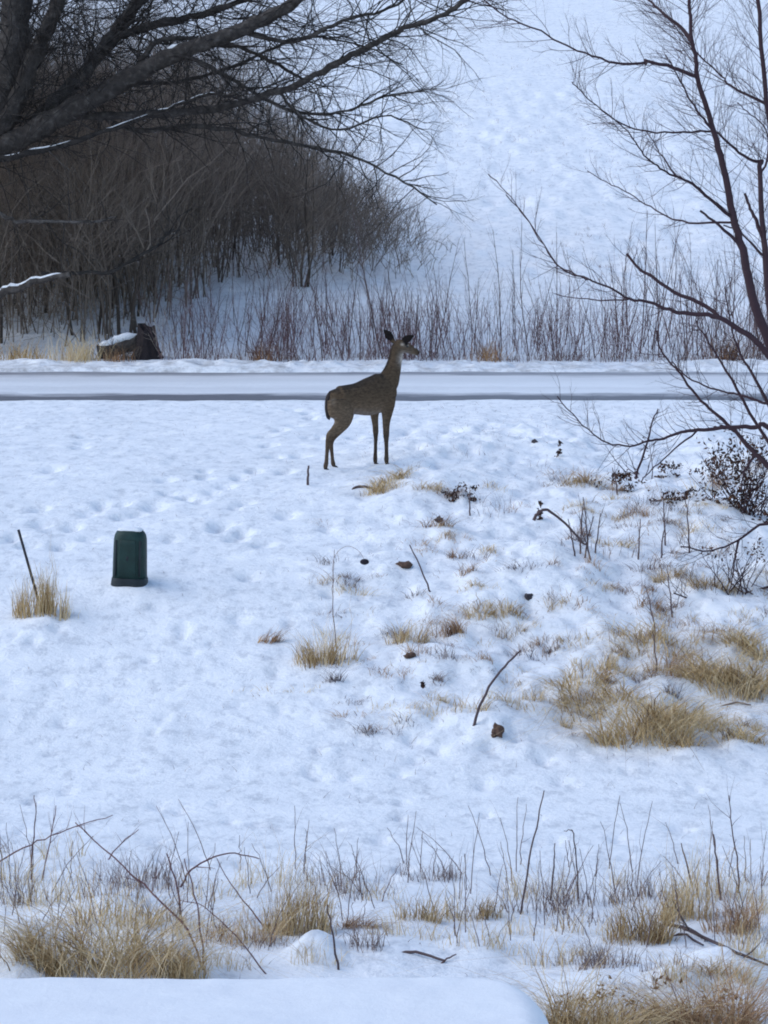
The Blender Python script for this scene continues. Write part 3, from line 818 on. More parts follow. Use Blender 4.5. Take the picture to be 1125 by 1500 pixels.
# foreground tussocks
clump(150, 1442, 200, 190, 620, 'largest tangled straw tussock, at the bottom left behind the wall', spread=.75, droop=.5, stalks=14, bw=.0042, depth=.7, tl=.62)
clump(60, 1425, 90, 150, 240, 'left flank of the tangle at the bottom left, loose straw leaning to the left edge', spread=.6, droop=.45, lean=(-.2, 0), bw=.0042, tl=.6)
clump(170, 1360, 150, 120, 260, 'thin straw standing behind the largest tussock at the bottom left', spread=.5, droop=.4, bw=.0038, tl=.55)
clump(262, 1440, 90, 125, 420, 'shorter straw tuft on the right flank of the big left tussock', spread=.5, droop=.5, bw=.0034)
clump(25, 1330, 90, 120, 90, 'sparse stems at the bottom left corner above the big tussock', 'stalk', spread=.35, droop=.2, bw=.003, tl=.7)
clump(430, 1370, 105, 125, 520, 'upright tan tussock behind the pointed snow drift near the bottom', stalks=14, spread=.2, droop=.14, bw=.0036, tl=.55)
clump(345, 1385, 120, 90, 180, 'thin brown tangle between the two straw tussocks at the bottom left', 'rust', spread=.55, droop=.4, bw=.003, tl=.8)
clump(525, 1362, 56, 34, 170, 'rust brown matted tuft right of the pointed snow drift', 'rust', spread=.9, droop=.8, lean=(.4, 0), tl=.5)
clump(615, 1350, 80, 70, 190, 'left one of two thin tan tufts near the bottom centre', spread=.35, droop=.35, bw=.0034, stalks=7)
clump(695, 1350, 90, 78, 240, 'right one of two thin tan tufts near the bottom centre', spread=.35, droop=.35, bw=.0034, stalks=8, tl=.4)
clump(935, 1385, 110, 110, 480, 'brown tinged tussock above the bare dark sticks at lower right', stalks=12, spread=.35, droop=.3, bw=.0036, tl=.35)
clump(1005, 1350, 90, 110, 300, 'tall thin tussock behind the snow hump at lower right', stalks=10, spread=.3, droop=.25, bw=.0034)
clump(1075, 1370, 90, 110, 300, 'tussock against the right edge at lower right', stalks=10, spread=.3, droop=.25, bw=.0034, mat='rust', tl=.8)
clump(865, 1535, 190, 160, 1000, 'dense straw tussock at the bottom just right of the wall end', spread=.7, droop=.6, bw=.0036, tl=.5)
clump(975, 1505, 110, 90, 320, 'thin straw patch between two snow humps at the bottom right', spread=.7, droop=.6, bw=.0034)
clump(1050, 1520, 130, 150, 560, 'flattened brown tussock in the bottom right corner', 'rust', spread=.8, droop=.7, bw=.0034, tl=.65)
clump(1070, 1440, 90, 70, 200, 'bent straw lying over the snow hump at lower right', spread=.9, droop=.8, bw=.0034)
for (x, y, w, h, n) in [(rnd.uniform(0, 1125), rnd.uniform(1290, 1420), rnd.uniform(60, 140), rnd.uniform(40, 110), rnd.randint(60, 130)) for _ in range(26)] + [(rnd.uniform(800, 1125), rnd.uniform(1400, 1500), rnd.uniform(60, 120), rnd.uniform(30, 70), rnd.randint(60, 130)) for _ in range(9)] + [(600, 1375, 120, 70, 90), (700, 1390, 140, 80, 110), (790, 1340, 120, 110, 110), (860, 1330, 120, 110, 120), (950, 1320, 120, 110, 140), (1040, 1320, 130, 130, 170), (1100, 1400, 100, 90, 120), (480, 1300, 120, 80, 70), (620, 1290, 120, 60, 50), (200, 1300, 160, 110, 120), (60, 1330, 130, 110, 110), (400, 1300, 120, 110, 90), (330, 1420, 120, 70, 90), (800, 1420, 90, 110, 70), (850, 1370, 80, 80, 70), (760, 1370, 70, 60, 50), (560, 1320, 70, 50, 40), (530, 1310, 60, 70, 30), (310, 1320, 80, 90, 50), (20, 1250, 60, 60, 25), (90, 1260, 80, 80, 40), (240, 1290, 70, 70, 40), (1110, 1300, 40, 90, 30), (900, 1300, 60, 70, 30), (880, 1420, 80, 60, 60)]:
    clump(x, y, w, h, n, 'sparse thin dry stems in the snow near the bottom', 'stalk' if rnd.random() < .5 else 'straw', spread=.35, droop=.25, bw=.003, tl=.75, group='sparse stems near the bottom', name='weed_patch', cat='weeds')

# ------------------------------------------------------------------ single stalks, canes and sticks
def cane(name, label, cat, pts, t0, t1, mat='stalk', ground_end=True, lift=0.0, dd=0.0, group=None, twigs=0, tint=.3, lying=False):
    """pts photo pixels from the foot to the tip; t0, t1 thickness in photo pixels"""
    b = hit(*pts[0]); s = ppm(b[1])
    W = [b - np.array((0, 0, .02))]
    for i, p in enumerate(pts[1:], 1):
        if lying:
            q = hit(*p); q[2] += .012
        else:
            q = P(p[0], p[1], b[1] + dd * i / (len(pts) - 1))
        W.append(q)
    C = spline(W, 4)
    C[1:-1] += RNG.normal(0, .003, C[1:-1].shape)
    r = np.linspace(t0, t1, len(C)) / s / 2 * (.78 if cat == 'bramble' else .9)
    root = b
    so = Soup(); so.tubes([(C, r)], 6, tint=tint)
    if twigs:
        out = []
        for k in range(twigs):
            i = rnd.randint(int(len(C) * .35), len(C) - 2)
            d = (C[i + 1] - C[i]) / np.linalg.norm(C[i + 1] - C[i])
            grow(out, C[i], d + np.array((rnd.gauss(0, .6), rnd.gauss(0, .6), rnd.gauss(.2, .4))), rnd.uniform(.08, .22), r[i] * .6, 0, 0, K=4)
        so.tubes(out, 4, tint=tint)
    return tag(so.obj(name, M[mat], None, root, root), label, cat, group)

cane('weed_stalk', 'tall dark stalk leaning right near the bottom centre', 'stalk', [(762, 1340), (775, 1260), (788, 1200), (797, 1158)], 3.6, 1.8)
cane('weed_stalk', 'thin stalk bent over at the tip, right of the tall dark stalk', 'stalk', [(848, 1318), (845, 1270), (840, 1222), (836, 1216), (826, 1217)], 3, 1.3)
cane('weed_stalk', 'upright stalk just right of the tall dark stalk', 'stalk', [(806, 1320), (811, 1270), (813, 1235)], 3.5, 1.5)
cane('weed_stalk', 'forked tall stalk near the right edge at the bottom', 'stalk', [(1083, 1310), (1080, 1270), (1072, 1210), (1068, 1165)], 3.4, 1.3, twigs=5)
cane('weed_stalk', 'straight stalk left of the forked stalk near the right edge', 'stalk', [(1056, 1320), (1050, 1260), (1045, 1222)], 4, 2)
cane('weed_stalk', 'leaning stalk in the tussock behind the right snow hump', 'stalk', [(1015, 1300), (1003, 1255), (998, 1235)], 3.5, 1.5)
cane('weed_stalk', 'dark stalk standing in front of the pointed snow drift', 'stalk', [(496, 1421), (488, 1370), (480, 1325)], 4.5, 2)
cane('weed_stalk', 'tall grey stalk rising from the round straw clump', 'stalk', [(493, 952), (488, 900), (488, 850), (490, 805)], 1.8, .8, tint=.7)
cane('weed_stalk', 'short dark twig upright in the snow behind the rear hooves', 'stalk', [(451, 711), (451, 695), (452, 682)], 4.5, 3, tint=.05)
cane('weed_stalk', 'thin stalk leaning left below the drift under the deer', 'stalk', [(632, 868), (620, 840), (600, 798)], 3, 2)
cane('stick', 'bent dark stick standing out of the snow at the foot of the slope', 'stick', [(693, 1064), (702, 1035), (722, 998), (745, 970), (763, 953)], 5, 3, tint=.02)
cane('bramble_cane', 'thick reddish cane arching down to the right over the big left tussock', 'bramble', [(300, 1422), (274, 1364), (224, 1309), (164, 1255), (110, 1205)], 5, 2, 'cane', dd=.5, twigs=6)
cane('bramble_cane', 'cane rising to the right across the top of the big left tussock', 'bramble', [(-20, 1268), (35, 1242), (75, 1225), (120, 1207), (165, 1194)], 3.5, 1.5, 'cane', twigs=3)
cane('bramble_cane', 'straight dark cane on the right flank of the big left tussock', 'bramble', [(267, 1352), (259, 1299), (244, 1250)], 4.5, 2.5, 'cane')
cane('bramble_cane', 'cane arching over between the two straw tussocks', 'bramble', [(262, 1300), (280, 1275), (310, 1256), (345, 1250), (380, 1258)], 4.5, 2, 'cane', twigs=2)
cane('bramble_cane', 'cane leaning left into the upright tan tussock', 'bramble', [(392, 1362), (370, 1335), (345, 1305), (318, 1258)], 3.5, 1.5, 'cane')
cane('bramble_cane', 'thin upright cane at the left edge above the tussock', 'bramble', [(45, 1290), (48, 1240), (52, 1190), (50, 1165)], 3, 1.5, 'cane')
cane('bramble_cane', 'thin cane forked at the top left of the tussock', 'bramble', [(60, 1290), (72, 1235), (82, 1180)], 3, 1.5, 'cane', twigs=4)
cane('bramble_cane', 'cane with a slanted side shoot above the big tussock', 'bramble', [(155, 1260), (178, 1235), (203, 1215)], 3, 1.5, 'cane', twigs=2)
cane('bramble_cane', 'dark cane through the lower right of the big tussock', 'bramble', [(299, 1420), (296, 1380), (285, 1310), (270, 1258)], 4, 2, 'cane')
cane('bramble_cane', 'long thin cane curving over the thin brown tangle', 'bramble', [(395, 1430), (345, 1370), (300, 1330), (262, 1318)], 3, 1.2, 'cane', dd=.3)
cane('stick', 'longer stick lying on the snow in front of the bottom centre tufts', 'stick', [(580, 1394), (610, 1402), (652, 1413)], 6, 4, lying=True)
cane('stick', 'short twig lying against the longer stick in the snow', 'stick', [(638, 1414), (655, 1408), (668, 1402)], 4, 2, lying=True)
cane('stick', 'dark broken branch lying across the snow hump at lower right', 'stick', [(958, 1352), (990, 1360), (1030, 1378), (1080, 1400), (1130, 1420)], 7, 4, lying=True, tint=.02, twigs=7)
cane('stick', 'short dark stick beside the broken branch at lower right', 'stick', [(975, 1376), (1000, 1372), (1030, 1388)], 6, 3, lying=True, tint=.02)
cane('stick', 'small stick lying in front of the straw clump at the right edge', 'stick', [(1048, 1036), (1075, 1033), (1100, 1036)], 4, 2, lying=True)
cane('stick', 'arched broken branch with a thick dark end on the bank', 'stick', [(862, 800), (845, 785), (822, 762), (803, 748), (790, 750), (782, 762)], 3.5, 6, 'stalk', tint=.0, twigs=0)
cane('stick', 'short dark stub poking up by the tuft below the deer', 'stick', [(515, 718), (525, 716), (545, 718)], 6, 4, lying=True, tint=.0)
for i, (x, y, h, l) in enumerate([(850, 812, 75, 4), (862, 808, 80, -8), (842, 815, 55, -10), (872, 812, 60, 8), (856, 818, 62, 14), (866, 822, 45, -14), (688, 755, 30, 0), (935, 820, 60, 3), (975, 800, 75, -4), (968, 818, 60, 8), (1010, 810, 85, -6), (905, 725, 40, -8), (985, 905, 70, -8), (962, 985, 60, -6), (960, 930, 70, -14)]):
    cane('weed_stalk', 'thin bare weed stalk on the bank under the right hand tree', 'stalk', [(x, y), (x + l * .4, y - h * .5), (x + l, y - h)], 3, 1.3, group='bare weed stalks on the bank', twigs=3, tint=.25)
fore = [(rnd.uniform(0, 1125), rnd.uniform(1265, 1390)) for _ in range(120)]
for (x, y) in fore:
    h = rnd.uniform(40, 120); l = rnd.gauss(0, 22)
    cane('weed_stalk', 'thin dry stalk among the tussocks near the bottom', 'stalk', [(x, y), (x + l * .4, y - h * .5), (x + l, y - h)], 1.8, .8, group='thin dry stalks near the bottom', twigs=1, tint=.5)

# drooping seed head on a hooked stalk
hb = hit(489, 868)
tz_ = thing('drooping_weed', 'hooked dry weed with a dark drooping seed head left of the slope tufts', 'weed', hb)
C = spline([hb - np.array((0, 0, .02)), P(487, 835, hb[1]), P(492, 812, hb[1]), P(508, 800, hb[1]), P(524, 806, hb[1]), P(533, 818, hb[1])], 4)
so = Soup(); so.tubes([(C, np.linspace(.0026, .0018, len(C)))], 6, tint=.95); so.obj('stem', M['stalk'], tz_, hb)
hp = P(534, 823, hb[1])
dark_head = flat_mat('dark_seed_head', (0.025, 0.02, 0.03), rough=.95, scale=60, bmp=1, bdist=.02)
ball('seed_head', hp, .034, dark_head, tz_, hb, (1.1, 1, .72))

def lump(px, py, wpx, hpx, label, mat, cat, name):
    c = hit(px, py); s = ppm(c[1])
    o = ball(name, np.array((0, 0, hpx / s * .15)), 1.0, mat, None, np.zeros(3), (wpx / s / 2, wpx / s / 2, hpx / s / 2), 12)
    me = o.data
    a = np.empty(len(me.vertices) * 3, np.float32); me.vertices.foreach_get('co', a); a = a.reshape(-1, 3)
    q = a / np.array((wpx / s / 2, wpx / s / 2, hpx / s / 2)); kk = px * .37
    a *= (1 + 1.0 * vnoise(q[:, 0] * 1.6 + q[:, 2] * .9 + kk, q[:, 1] * 1.6 + q[:, 2] + kk, 77) + .5 * vnoise(q[:, 0] * 4 + q[:, 2] * 2 + kk, q[:, 1] * 4 - q[:, 2] * 3, 78))[:, None]
    me.vertices.foreach_set('co', a.ravel()); me.update()
    o.location = [float(v) for v in c]
    return tag(o, label, cat)
brown = flat_mat('wet_brown_earth', (0.11, 0.065, 0.048), rough=.9, scale=50, bmp=1, bdist=.02)
stone = flat_mat('dark_stone', (0.06, 0.052, 0.06), rough=.9, scale=40, bmp=.8, bdist=.02)
lump(775, 877, 11, 10, 'small round dark lump beside the low straw tuft', stone, 'stone', 'stone')
lump(728, 1080, 20, 18, 'brown lump half under the drift by the bent stick', brown, 'clod', 'earth_clod')
lump(592, 832, 20, 9, 'reddish brown clod in the snow below the deer', brown, 'clod', 'earth_clod')
lump(601, 962, 15, 7, 'flat brown clod below the rust brown tuft', brown, 'clod', 'earth_clod')
lump(643, 764, 12, 9, 'dark stone at the broken edge of the drift', stone, 'stone', 'stone')
lump(783, 648, 9, 5, 'dark pebble on the upper bank near the low branch', stone, 'stone', 'stone')

# leafy litter and the dark dead shrub
def leaves(px, py, wpx, hpx, n, label, name='leaf_pile', cat='dead leaves', size=.022, group=None, twigs=0, tl=.4, flat=.5):
    n = int(n * 1.7)
    c = hit(px, py); s = ppm(c[1]); w = wpx / s / 2; h = hpx / s
    r = thing(name, label, cat, c, group)
    nc = max(3, n // 14)
    cc = np.column_stack([RNG.normal(0, .5, nc) * w, RNG.normal(.2, .4, nc) * w, RNG.random(nc) ** 1.2 * h])
    ci = RNG.integers(0, nc, n)
    pos = cc[ci] + RNG.normal(0, 1, (n, 3)) * np.array((.16 * w, .16 * w, .10 * h))
    gz = ground(c[0] + pos[:, 0], c[1] + pos[:, 1]) - c[2]
    pos[:, 2] = np.maximum(pos[:, 2], 0.004) + gz
    V = []; Qd = []
    u = RNG.normal(0, 1, (n, 3)); u /= np.linalg.norm(u, axis=1, keepdims=True)
    v = np.cross(u, RNG.normal(0, 1, (n, 3))); v /= np.linalg.norm(v, axis=1, keepdims=True)
    wn_ = np.cross(u, v)
    sz = size * RNG.uniform(.5, 1.2, n)[:, None]
    V = np.stack([pos - u * sz, pos - v * sz * .45 + wn_ * sz * .2, pos + u * sz - wn_ * sz * .25, pos + v * sz * .45 + wn_ * sz * .2], 1).reshape(-1, 3)
    Qd = np.arange(n * 4).reshape(n, 4)
    so = Soup(); so.add(V, Qd, np.repeat(np.clip(RNG.normal(tl, .25, n), 0, 1), 4)); o = so.obj('leaves', M['leaf'], r, shade=False)
    if twigs:
        out = []
        for k in range(twigs):
            grow(out, (RNG.normal(0, .3) * w, RNG.normal(.1, .2) * w, -.02), (rnd.gauss(0, .5), rnd.gauss(0, .4), 1), h * rnd.uniform(.7, 1.25), .006, 2, 4, up=.1)
        st_ = Soup(); st_.tubes(out, 4, tint=.3); st_.obj('twigs', M['redbark'], r)
    return r
leaves(1092, 752, 110, 105, 620, 'dark dead shrub with clinging brown leaves at the right edge', 'dead_shrub', 'shrub', twigs=26, tl=.3, size=.026)
leaves(1080, 868, 100, 70, 50, 'low twiggy shrub under the bare tree, in front of the brownish straw patch', 'twiggy_shrub', 'shrub', twigs=14, tl=.4, size=.022)
leaves(940, 700, 50, 60, 12, 'small thin twig bush beside the dark brown leaf pile', 'twiggy_shrub', 'shrub', twigs=5, tl=.4, size=.02)
leaves(1050, 700, 60, 40, 60, 'small leafy twigs left of the dark dead shrub', 'dead_shrub', 'shrub', twigs=6, tl=.3)
leaves(915, 722, 56, 30, 130, 'dark brown leaf pile right of the olive tan tuft', tl=.3)
leaves(985, 705, 60, 20, 90, 'brown leaves scattered along the drift left of the dead shrub', tl=.3)
leaves(995, 738, 80, 18, 90, 'dark leaf strip on the drift below the scattered leaves', tl=.15)
leaves(822, 668, 16, 20, 30, 'small upright brown leaf tuft on the upper bank', tl=.2)
leaves(680, 730, 44, 20, 90, 'dark curled leaves on the drift right of the deer', tl=.15)
leaves(790, 762, 22, 24, 40, 'brown leaves caught on the arched broken branch', tl=.3)
leaves(1000, 738, 30, 12, 26, 'dark wet leaves in front of the dead shrub', tl=.1)
leaves(615, 1022, 14, 22, 16, 'one dark curled leaf standing in the snow by the sparse tufts', tl=.2, size=.02)
leaves(900, 1475, 130, 30, 70, 'dead leaves mixed in the straw at the bottom right', tl=.95, size=.018)
leaves(1030, 1490, 120, 30, 80, 'brown leaves on the snow in the bottom right corner', tl=.9, size=.018)

# ------------------------------------------------------------------ bare tree at the right
TD = 24.0
tb = hit(1238, 836)
tree = thing('bare_tree', 'slender bare tree with dark red bark leaning in from the right edge', 'tree', tb)
BASE = [(1238, 842)]
TR = {}
def trace(key, name, pts, t0, t1, parent=None, dd=0.0, d0=None):
    """pts from the thick end to the tip in photo pixels"""
    if parent is not None:
        pp, pc = TR[parent]
        k = int(np.argmin([math.hypot(q[0] - pts[0][0], q[1] - pts[0][1]) for q in pp])); d0 = pc[k][1]
    if d0 is None: d0 = tb[1]
    n = len(pts)
    flat = spline([(p[0], p[1]) for p in pts], 4)
    dist = np.linspace(d0, d0 + dd, len(flat))
    C = np.array([P(f[0], f[1], d) for f, d in zip(flat, dist)])
    s = ppm(d0)
    C[1:-1] += RNG.normal(0, .004, C[1:-1].shape)
    r = (t1 + (t0 - t1) * (1 - np.linspace(0, 1, len(C))) ** 1.7) / s / 2
    so = Soup(); so.tubes([(C, r)], 8, tint=.4)
    so.obj(name, M['redbark'], tree, tb)
    TR[key] = (flat, C); TRR[key] = r
TRR = {}
trace('A', 'stem', BASE + [(1200, 680), (1150, 560), (1121, 487), (1104, 443), (1091, 377), (1077, 328), (1065, 274), (1053, 215), (1046, 193), (1031, 147), (1021, 110), (1019, 81), (1013, 61), (1011, 24), (1010, 0), (1003, -70)], 19, 5)
trace('B', 'stem', BASE + [(1170, 620), (1132, 470), (1121, 377), (1118, 340), (1113, 252), (1116, 235)], 17, 7, dd=.5)
trace('B2', 'stem', BASE + [(1185, 560), (1150, 400), (1135, 250), (1120, 120), (1112, 20), (1105, -60)], 14, 6, dd=1.2)
trace('I', 'branch', BASE + [(1180, 600), (1125, 521), (1104, 497), (1075, 477), (1053, 465), (1021, 460), (989, 457), (972, 450), (943, 441), (923, 438), (892, 421), (867, 411), (850, 405), (816, 388), (776, 325), (741, 285)], 12, 1.5, dd=-.9)
trace('M', 'branch', BASE + [(1190, 690), (1125, 626), (1107, 626), (1070, 626), (1021, 630), (997, 633), (972, 642), (948, 647), (923, 653), (889, 648), (865, 631), (846, 615), (816, 580)], 9.5, 1.6, dd=-.6)
trace('K', 'branch', BASE + [(1180, 740), (1125, 682), (1107, 665), (1085, 641), (1070, 626), (1046, 604), (1021, 580), (997, 548), (987, 536), (967, 511), (962, 484)], 11, 2.5, dd=.5)
trace('Q', 'branch', BASE + [(1190, 800), (1125, 766), (1082, 791), (1042, 806), (997, 801)], 8, 2, dd=-.8)
trace('R', 'branch', BASE + [(1180, 880), (1125, 908), (1092, 928), (1047, 945), (1030, 965), (1027, 1000), (1017, 1036)], 9, 3, dd=-2.1)
trace('S', 'branch', BASE + [(1190, 850), (1125, 861), (1062, 874), (1012, 876), (987, 869)], 7, 2, dd=-.9)
trace('A2', 'branch', [(1013, 61), (997, 39), (967, 15), (950, 0), (915, -35)], 7, 3, 'A', .4)
trace('C', 'branch', [(1021, 112), (987, 100), (948, 89), (943, 93), (899, 92), (874, 83), (846, 73), (776, 40), (736, 22), (705, -5)], 6, 2, 'A', -.8)
trace('E', 'branch', [(1043, 188), (1026, 169), (1006, 137), (989, 105), (975, 80)], 4.5, 1.6, 'A', -.4)
trace('W', 'branch', [(1116, 238), (1096, 232), (1070, 213), (1046, 193), (1000, 194), (948, 193), (911, 181), (874, 156), (850, 132), (838, 120)], 5, 1.5, 'B', -.6)
trace('D', 'branch', [(1135, 160), (1121, 152), (1085, 134), (1065, 122), (1058, 112), (1026, 83), (1005, 60)], 5.5, 2, 'B2', .3)
trace('F', 'branch', [(1072, 318), (1033, 286), (1016, 270), (997, 262), (967, 247), (948, 232), (931, 210), (914, 186), (880, 160)], 5.5, 1.6, 'A', -.9)
trace('F2', 'branch', [(997, 262), (972, 232), (962, 215), (945, 190)], 3, 1.3, 'F', .2)
trace('G', 'branch', [(1085, 360), (1053, 330), (1026, 309)], 6, 3.5, 'A', -.2)
trace('H', 'branch', [(1074, 326), (1009, 326), (984, 320), (953, 303), (923, 284), (887, 267), (860, 250)], 3.5, 1.3, 'A', .6)
trace('J', 'branch', [(1053, 465), (1033, 448), (987, 428), (953, 404), (933, 391), (918, 372)], 7, 4, 'I', .3)
trace('J2', 'branch', [(867, 411), (840, 400), (816, 388), (790, 350), (770, 318), (740, 280), (715, 255)], 2.6, 1.2, 'I', .3)
trace('J3', 'branch', [(923, 438), (880, 440), (840, 436), (812, 430)], 2.6, 1.2, 'I', .5)
trace('L', 'branch', [(1150, 600), (1125, 592), (1094, 582), (1075, 577), (1031, 565), (1002, 548), (985, 530)], 5, 2, 'A', .4)
trace('N', 'branch', [(931, 702), (948, 648), (955, 621), (964, 599)], 4, 2, 'M', .1)
trace('O', 'branch', [(1021, 631), (987, 658), (958, 685), (940, 705)], 3, 1.6, 'M', -.1)
trace('B3', 'branch', [(1118, 350), (1108, 325), (1099, 306), (1091, 284)], 7, 4, 'B', .2)
trace('T', 'branch', [(1121, 377), (1100, 355), (1080, 338), (1060, 330)], 4, 2, 'B', -.2)
trace('T2', 'branch', [(1113, 260), (1125, 225), (1122, 190), (1100, 168), (1080, 150)], 4, 1.5, 'B', .2)
trace('U', 'branch', [(1107, 665), (1090, 690), (1085, 720)], 5, 2, 'K', .1)
trace('X', 'branch', [(1082, 791), (1076, 825), (1070, 862)], 4, 1.5, 'Q', -.1)
trace('Y', 'branch', [(1170, 700), (1120, 640), (1080, 570), (1050, 520), (1030, 490), (1020, 470)], 7, 2, 'A', .8)
trace('Y2', 'branch', [(1160, 660), (1110, 560), (1085, 520), (1070, 470), (1062, 420)], 6, 2, 'A', 1.1)
out = []
def sprout(key, n, L, nch, depth=1, up=.12, lo=.25, spread=.8, rmax=.0045):
    C = TR[key][1]; R = TRR[key]
    for k in range(n):
        t = lo + (1 - lo) * (k + rnd.random()) / n
        f = min(t * (len(C) - 1), len(C) - 1.001); i = int(f)
        p = C[i] + (C[i + 1] - C[i]) * (f - i)
        d = (C[i + 1] - C[i]); d = d / np.linalg.norm(d)
        side = np.cross(d, (rnd.gauss(0, .6), 1, rnd.gauss(0, .6)))
        side = side / np.linalg.norm(side) * rnd.choice((-1, 1)) + np.array((0, rnd.gauss(0, .5), 0))
        grow(out, p, d * .9 + side * spread, L * rnd.uniform(.5, 1.25), min(rmax, R[i] * .6), depth, nch, up=up, wob=.2, K=6, taper=.35)
for key, n, L, nch, dep in [('A', 67, .62, 6, 2), ('A2', 19, .5, 5, 2), ('B2', 76, .62, 6, 2), ('B', 27, .5, 5, 2), ('C', 31, .4, 5, 2), ('W', 36, .36, 4, 2), ('D', 27, .45, 5, 2), ('E', 18, .35, 4, 2),
                            ('F', 31, .4, 4, 2), ('F2', 7, .25, 3, 2), ('H', 15, .3, 3, 2), ('I', 31, .34, 3, 2), ('J', 18, .25, 3, 2), ('M', 36, .32, 3, 2), ('K', 31, .3, 4, 2), ('L', 19, .3, 3, 2),
                            ('Q', 18, .3, 4, 2), ('R', 12, .25, 3, 2), ('S', 19, .3, 4, 2), ('Y', 31, .35, 4, 2), ('Y2', 31, .4, 4, 2), ('T2', 12, .3, 4, 2), ('N', 6, .2, 2, 2), ('J2', 9, .3, 3, 2)]:
    sprout(key, n, L, nch, dep, lo=.35 if key in ('A', 'B', 'B2', 'I', 'M', 'K', 'Q', 'R', 'S') else .15, rmax=.0032)
so = Soup(); so.tubes(out, 3, tint=.55)
tag(so.obj('twigs', M['redbark'], tree, tb), kind='stuff')

# ------------------------------------------------------------------ far side: old tree, log, stump
OD = 46.0
ob = hit(-95, 524); ob[1] = 45.2; ob = np.array((P(-95, 524, 45.2)[0], 45.2, float(ground(P(-95, 524, 45.2)[0], 45.2))))
old = thing('old_tree', 'big old tree at the left edge spreading thick snow dusted limbs over the thicket', 'tree', ob)
OT = {}
def otrace(key, name, pts, t0, t1, d0=45.2, dd=0.0, snow=0.0, label=None, sides=10):
    flat = spline([(p[0], p[1]) for p in pts], 5)
    dist = np.linspace(d0, d0 + dd, len(flat))
    C = np.array([P(f[0], f[1], d) for f, d in zip(flat, dist)])
    C[1:-1] += RNG.normal(0, .012, C[1:-1].shape)
    r = np.linspace(t0, t1, len(C)) / ppm(d0) / 2
    r = r * (1 + RNG.normal(0, .09, len(r)))
    so = Soup(); so.tubes([(C, r)], sides, tint=.5)
    o = so.obj(name, M['bark'], old, ob)
    if label: o['label'] = label
    OT[key] = (C, r)
    if snow:
        runs = [(2, len(C) - 2)] if snow >= 1 else []
        if snow < 1:
            i = 1
            while i < len(C) - 3:
                n = rnd.randint(2, 5)
                if rnd.random() < snow: runs.append((i, min(i + n, len(C) - 1)))
                i += n
        for a, b in runs:
            if b - a < 2: continue
            c = C[a:b + 1] + np.array((0, 0, 1)) * (r[a:b + 1, None] * .80) + np.array((0, -.2, 0)) * r[a:b + 1, None]
            rr_ = r[a:b + 1] * (.5 if snow >= 1 else .36) * (1 + RNG.normal(0, .15, b - a + 1)); rr_[0] *= .2; rr_[-1] *= .2
            ss = Soup(); ss.tubes([(c, rr_)], 8, tint=.5); ss.obj('snow_strip', M['snow'], o, ob)
otrace('trunk', 'trunk', [(-100, 545), (-90, 440), (-75, 330), (-45, 250), (-10, 190), (12, 120), (22, 50), (25, -40)], 80, 42, snow=0)
otrace('1', 'limb', [(-45, 250), (0, 216), (65, 184), (124, 149), (199, 110), (269, 75), (348, 45), (413, 15), (480, -30)], 38, 15, 45.0, -.6, snow=.3)
otrace('3', 'limb', [(-20, 210), (20, 160), (50, 80), (75, 30), (100, -40)], 28, 20, 44.9, .2, snow=.3)
otrace('5', 'limb', [(40, 195), (105, 125), (150, 72), (190, 20), (225, -40)], 25, 18, 45.2, .8, snow=.3)
otrace('2', 'limb', [(-60, 250), (0, 234), (65, 219), (149, 194), (224, 169), (274, 147), (318, 139), (370, 150)], 10, 3.5, 44.8, -.6, snow=.3)
otrace('4', 'limb', [(90, 172), (170, 168), (260, 166), (340, 154), (408, 134), (463, 110), (513, 82), (560, 57), (590, 43), (635, 28), (675, 5), (715, -25)], 13, 6, 45.0, -.8, snow=0)
otrace('6', 'limb', [(150, 72), (194, 45), (279, 25), (348, 3), (420, -30)], 14, 8, 45.4, .2, snow=.3)
otrace('7', 'limb', [(340, 48), (430, 60), (500, 30), (560, 15), (610, -10)], 8, 3, 44.6, .3)
otrace('8', 'limb', [(-60, 290), (0, 316), (45, 325), (124, 325), (170, 318)], 8, 3, 44.8, -.2)
otrace('9', 'limb', [(60, 400), (149, 400), (189, 385), (229, 360), (255, 335)], 6, 3, 45.6, .3)
otrace('10', 'limb', [(199, 110), (230, 60), (300, 60), (380, 80), (450, 120)], 9, 4, 44.8, .4)
otrace('11', 'limb', [(408, 134), (440, 170), (500, 190), (560, 170), (620, 190)], 5, 2, 45.0, .3)
otrace('12', 'limb', [(124, 160), (200, 190), (300, 185), (400, 205), (500, 225), (580, 260), (640, 300)], 9, 2, 45.6, .5)
otrace('13', 'limb', [(269, 80), (330, 110), (420, 160), (500, 165), (570, 140), (640, 130)], 7, 2, 45.2, .4)
otrace('14', 'limb', [(60, 190), (160, 130), (260, 120), (350, 95), (440, 55), (520, 65), (590, 95)], 8, 2, 45.6, .3)
otrace('snag', 'limb', [(-75, 450), (-30, 438), (0, 430), (30, 421), (60, 410), (103, 402)], 16, 8, 45.0, -.6, snow=1, label='broken lower limb carrying a line of snow')
out = []
def osprout(key, n, L, nch, depth, lo=.1, up=0.0, r=.012, spread=.9):
    C, R = OT[key]
    for k in range(n):
        t = lo + (1 - lo) * (k + rnd.random()) / n
        f = min(t * (len(C) - 1), len(C) - 1.001); i = int(f)
        p = C[i] + (C[i + 1] - C[i]) * (f - i)
        d = (C[i + 1] - C[i]); d = d / np.linalg.norm(d)
        side = np.array((rnd.gauss(0, .8), rnd.gauss(0, .8), rnd.gauss(0, .9)))
        grow(out, p, d * .8 + side * spread, L * rnd.uniform(.5, 1.3), min(r, R[i] * .6), depth, nch, up=up, wob=.3, K=7, taper=.3, clen=(.3, .7))
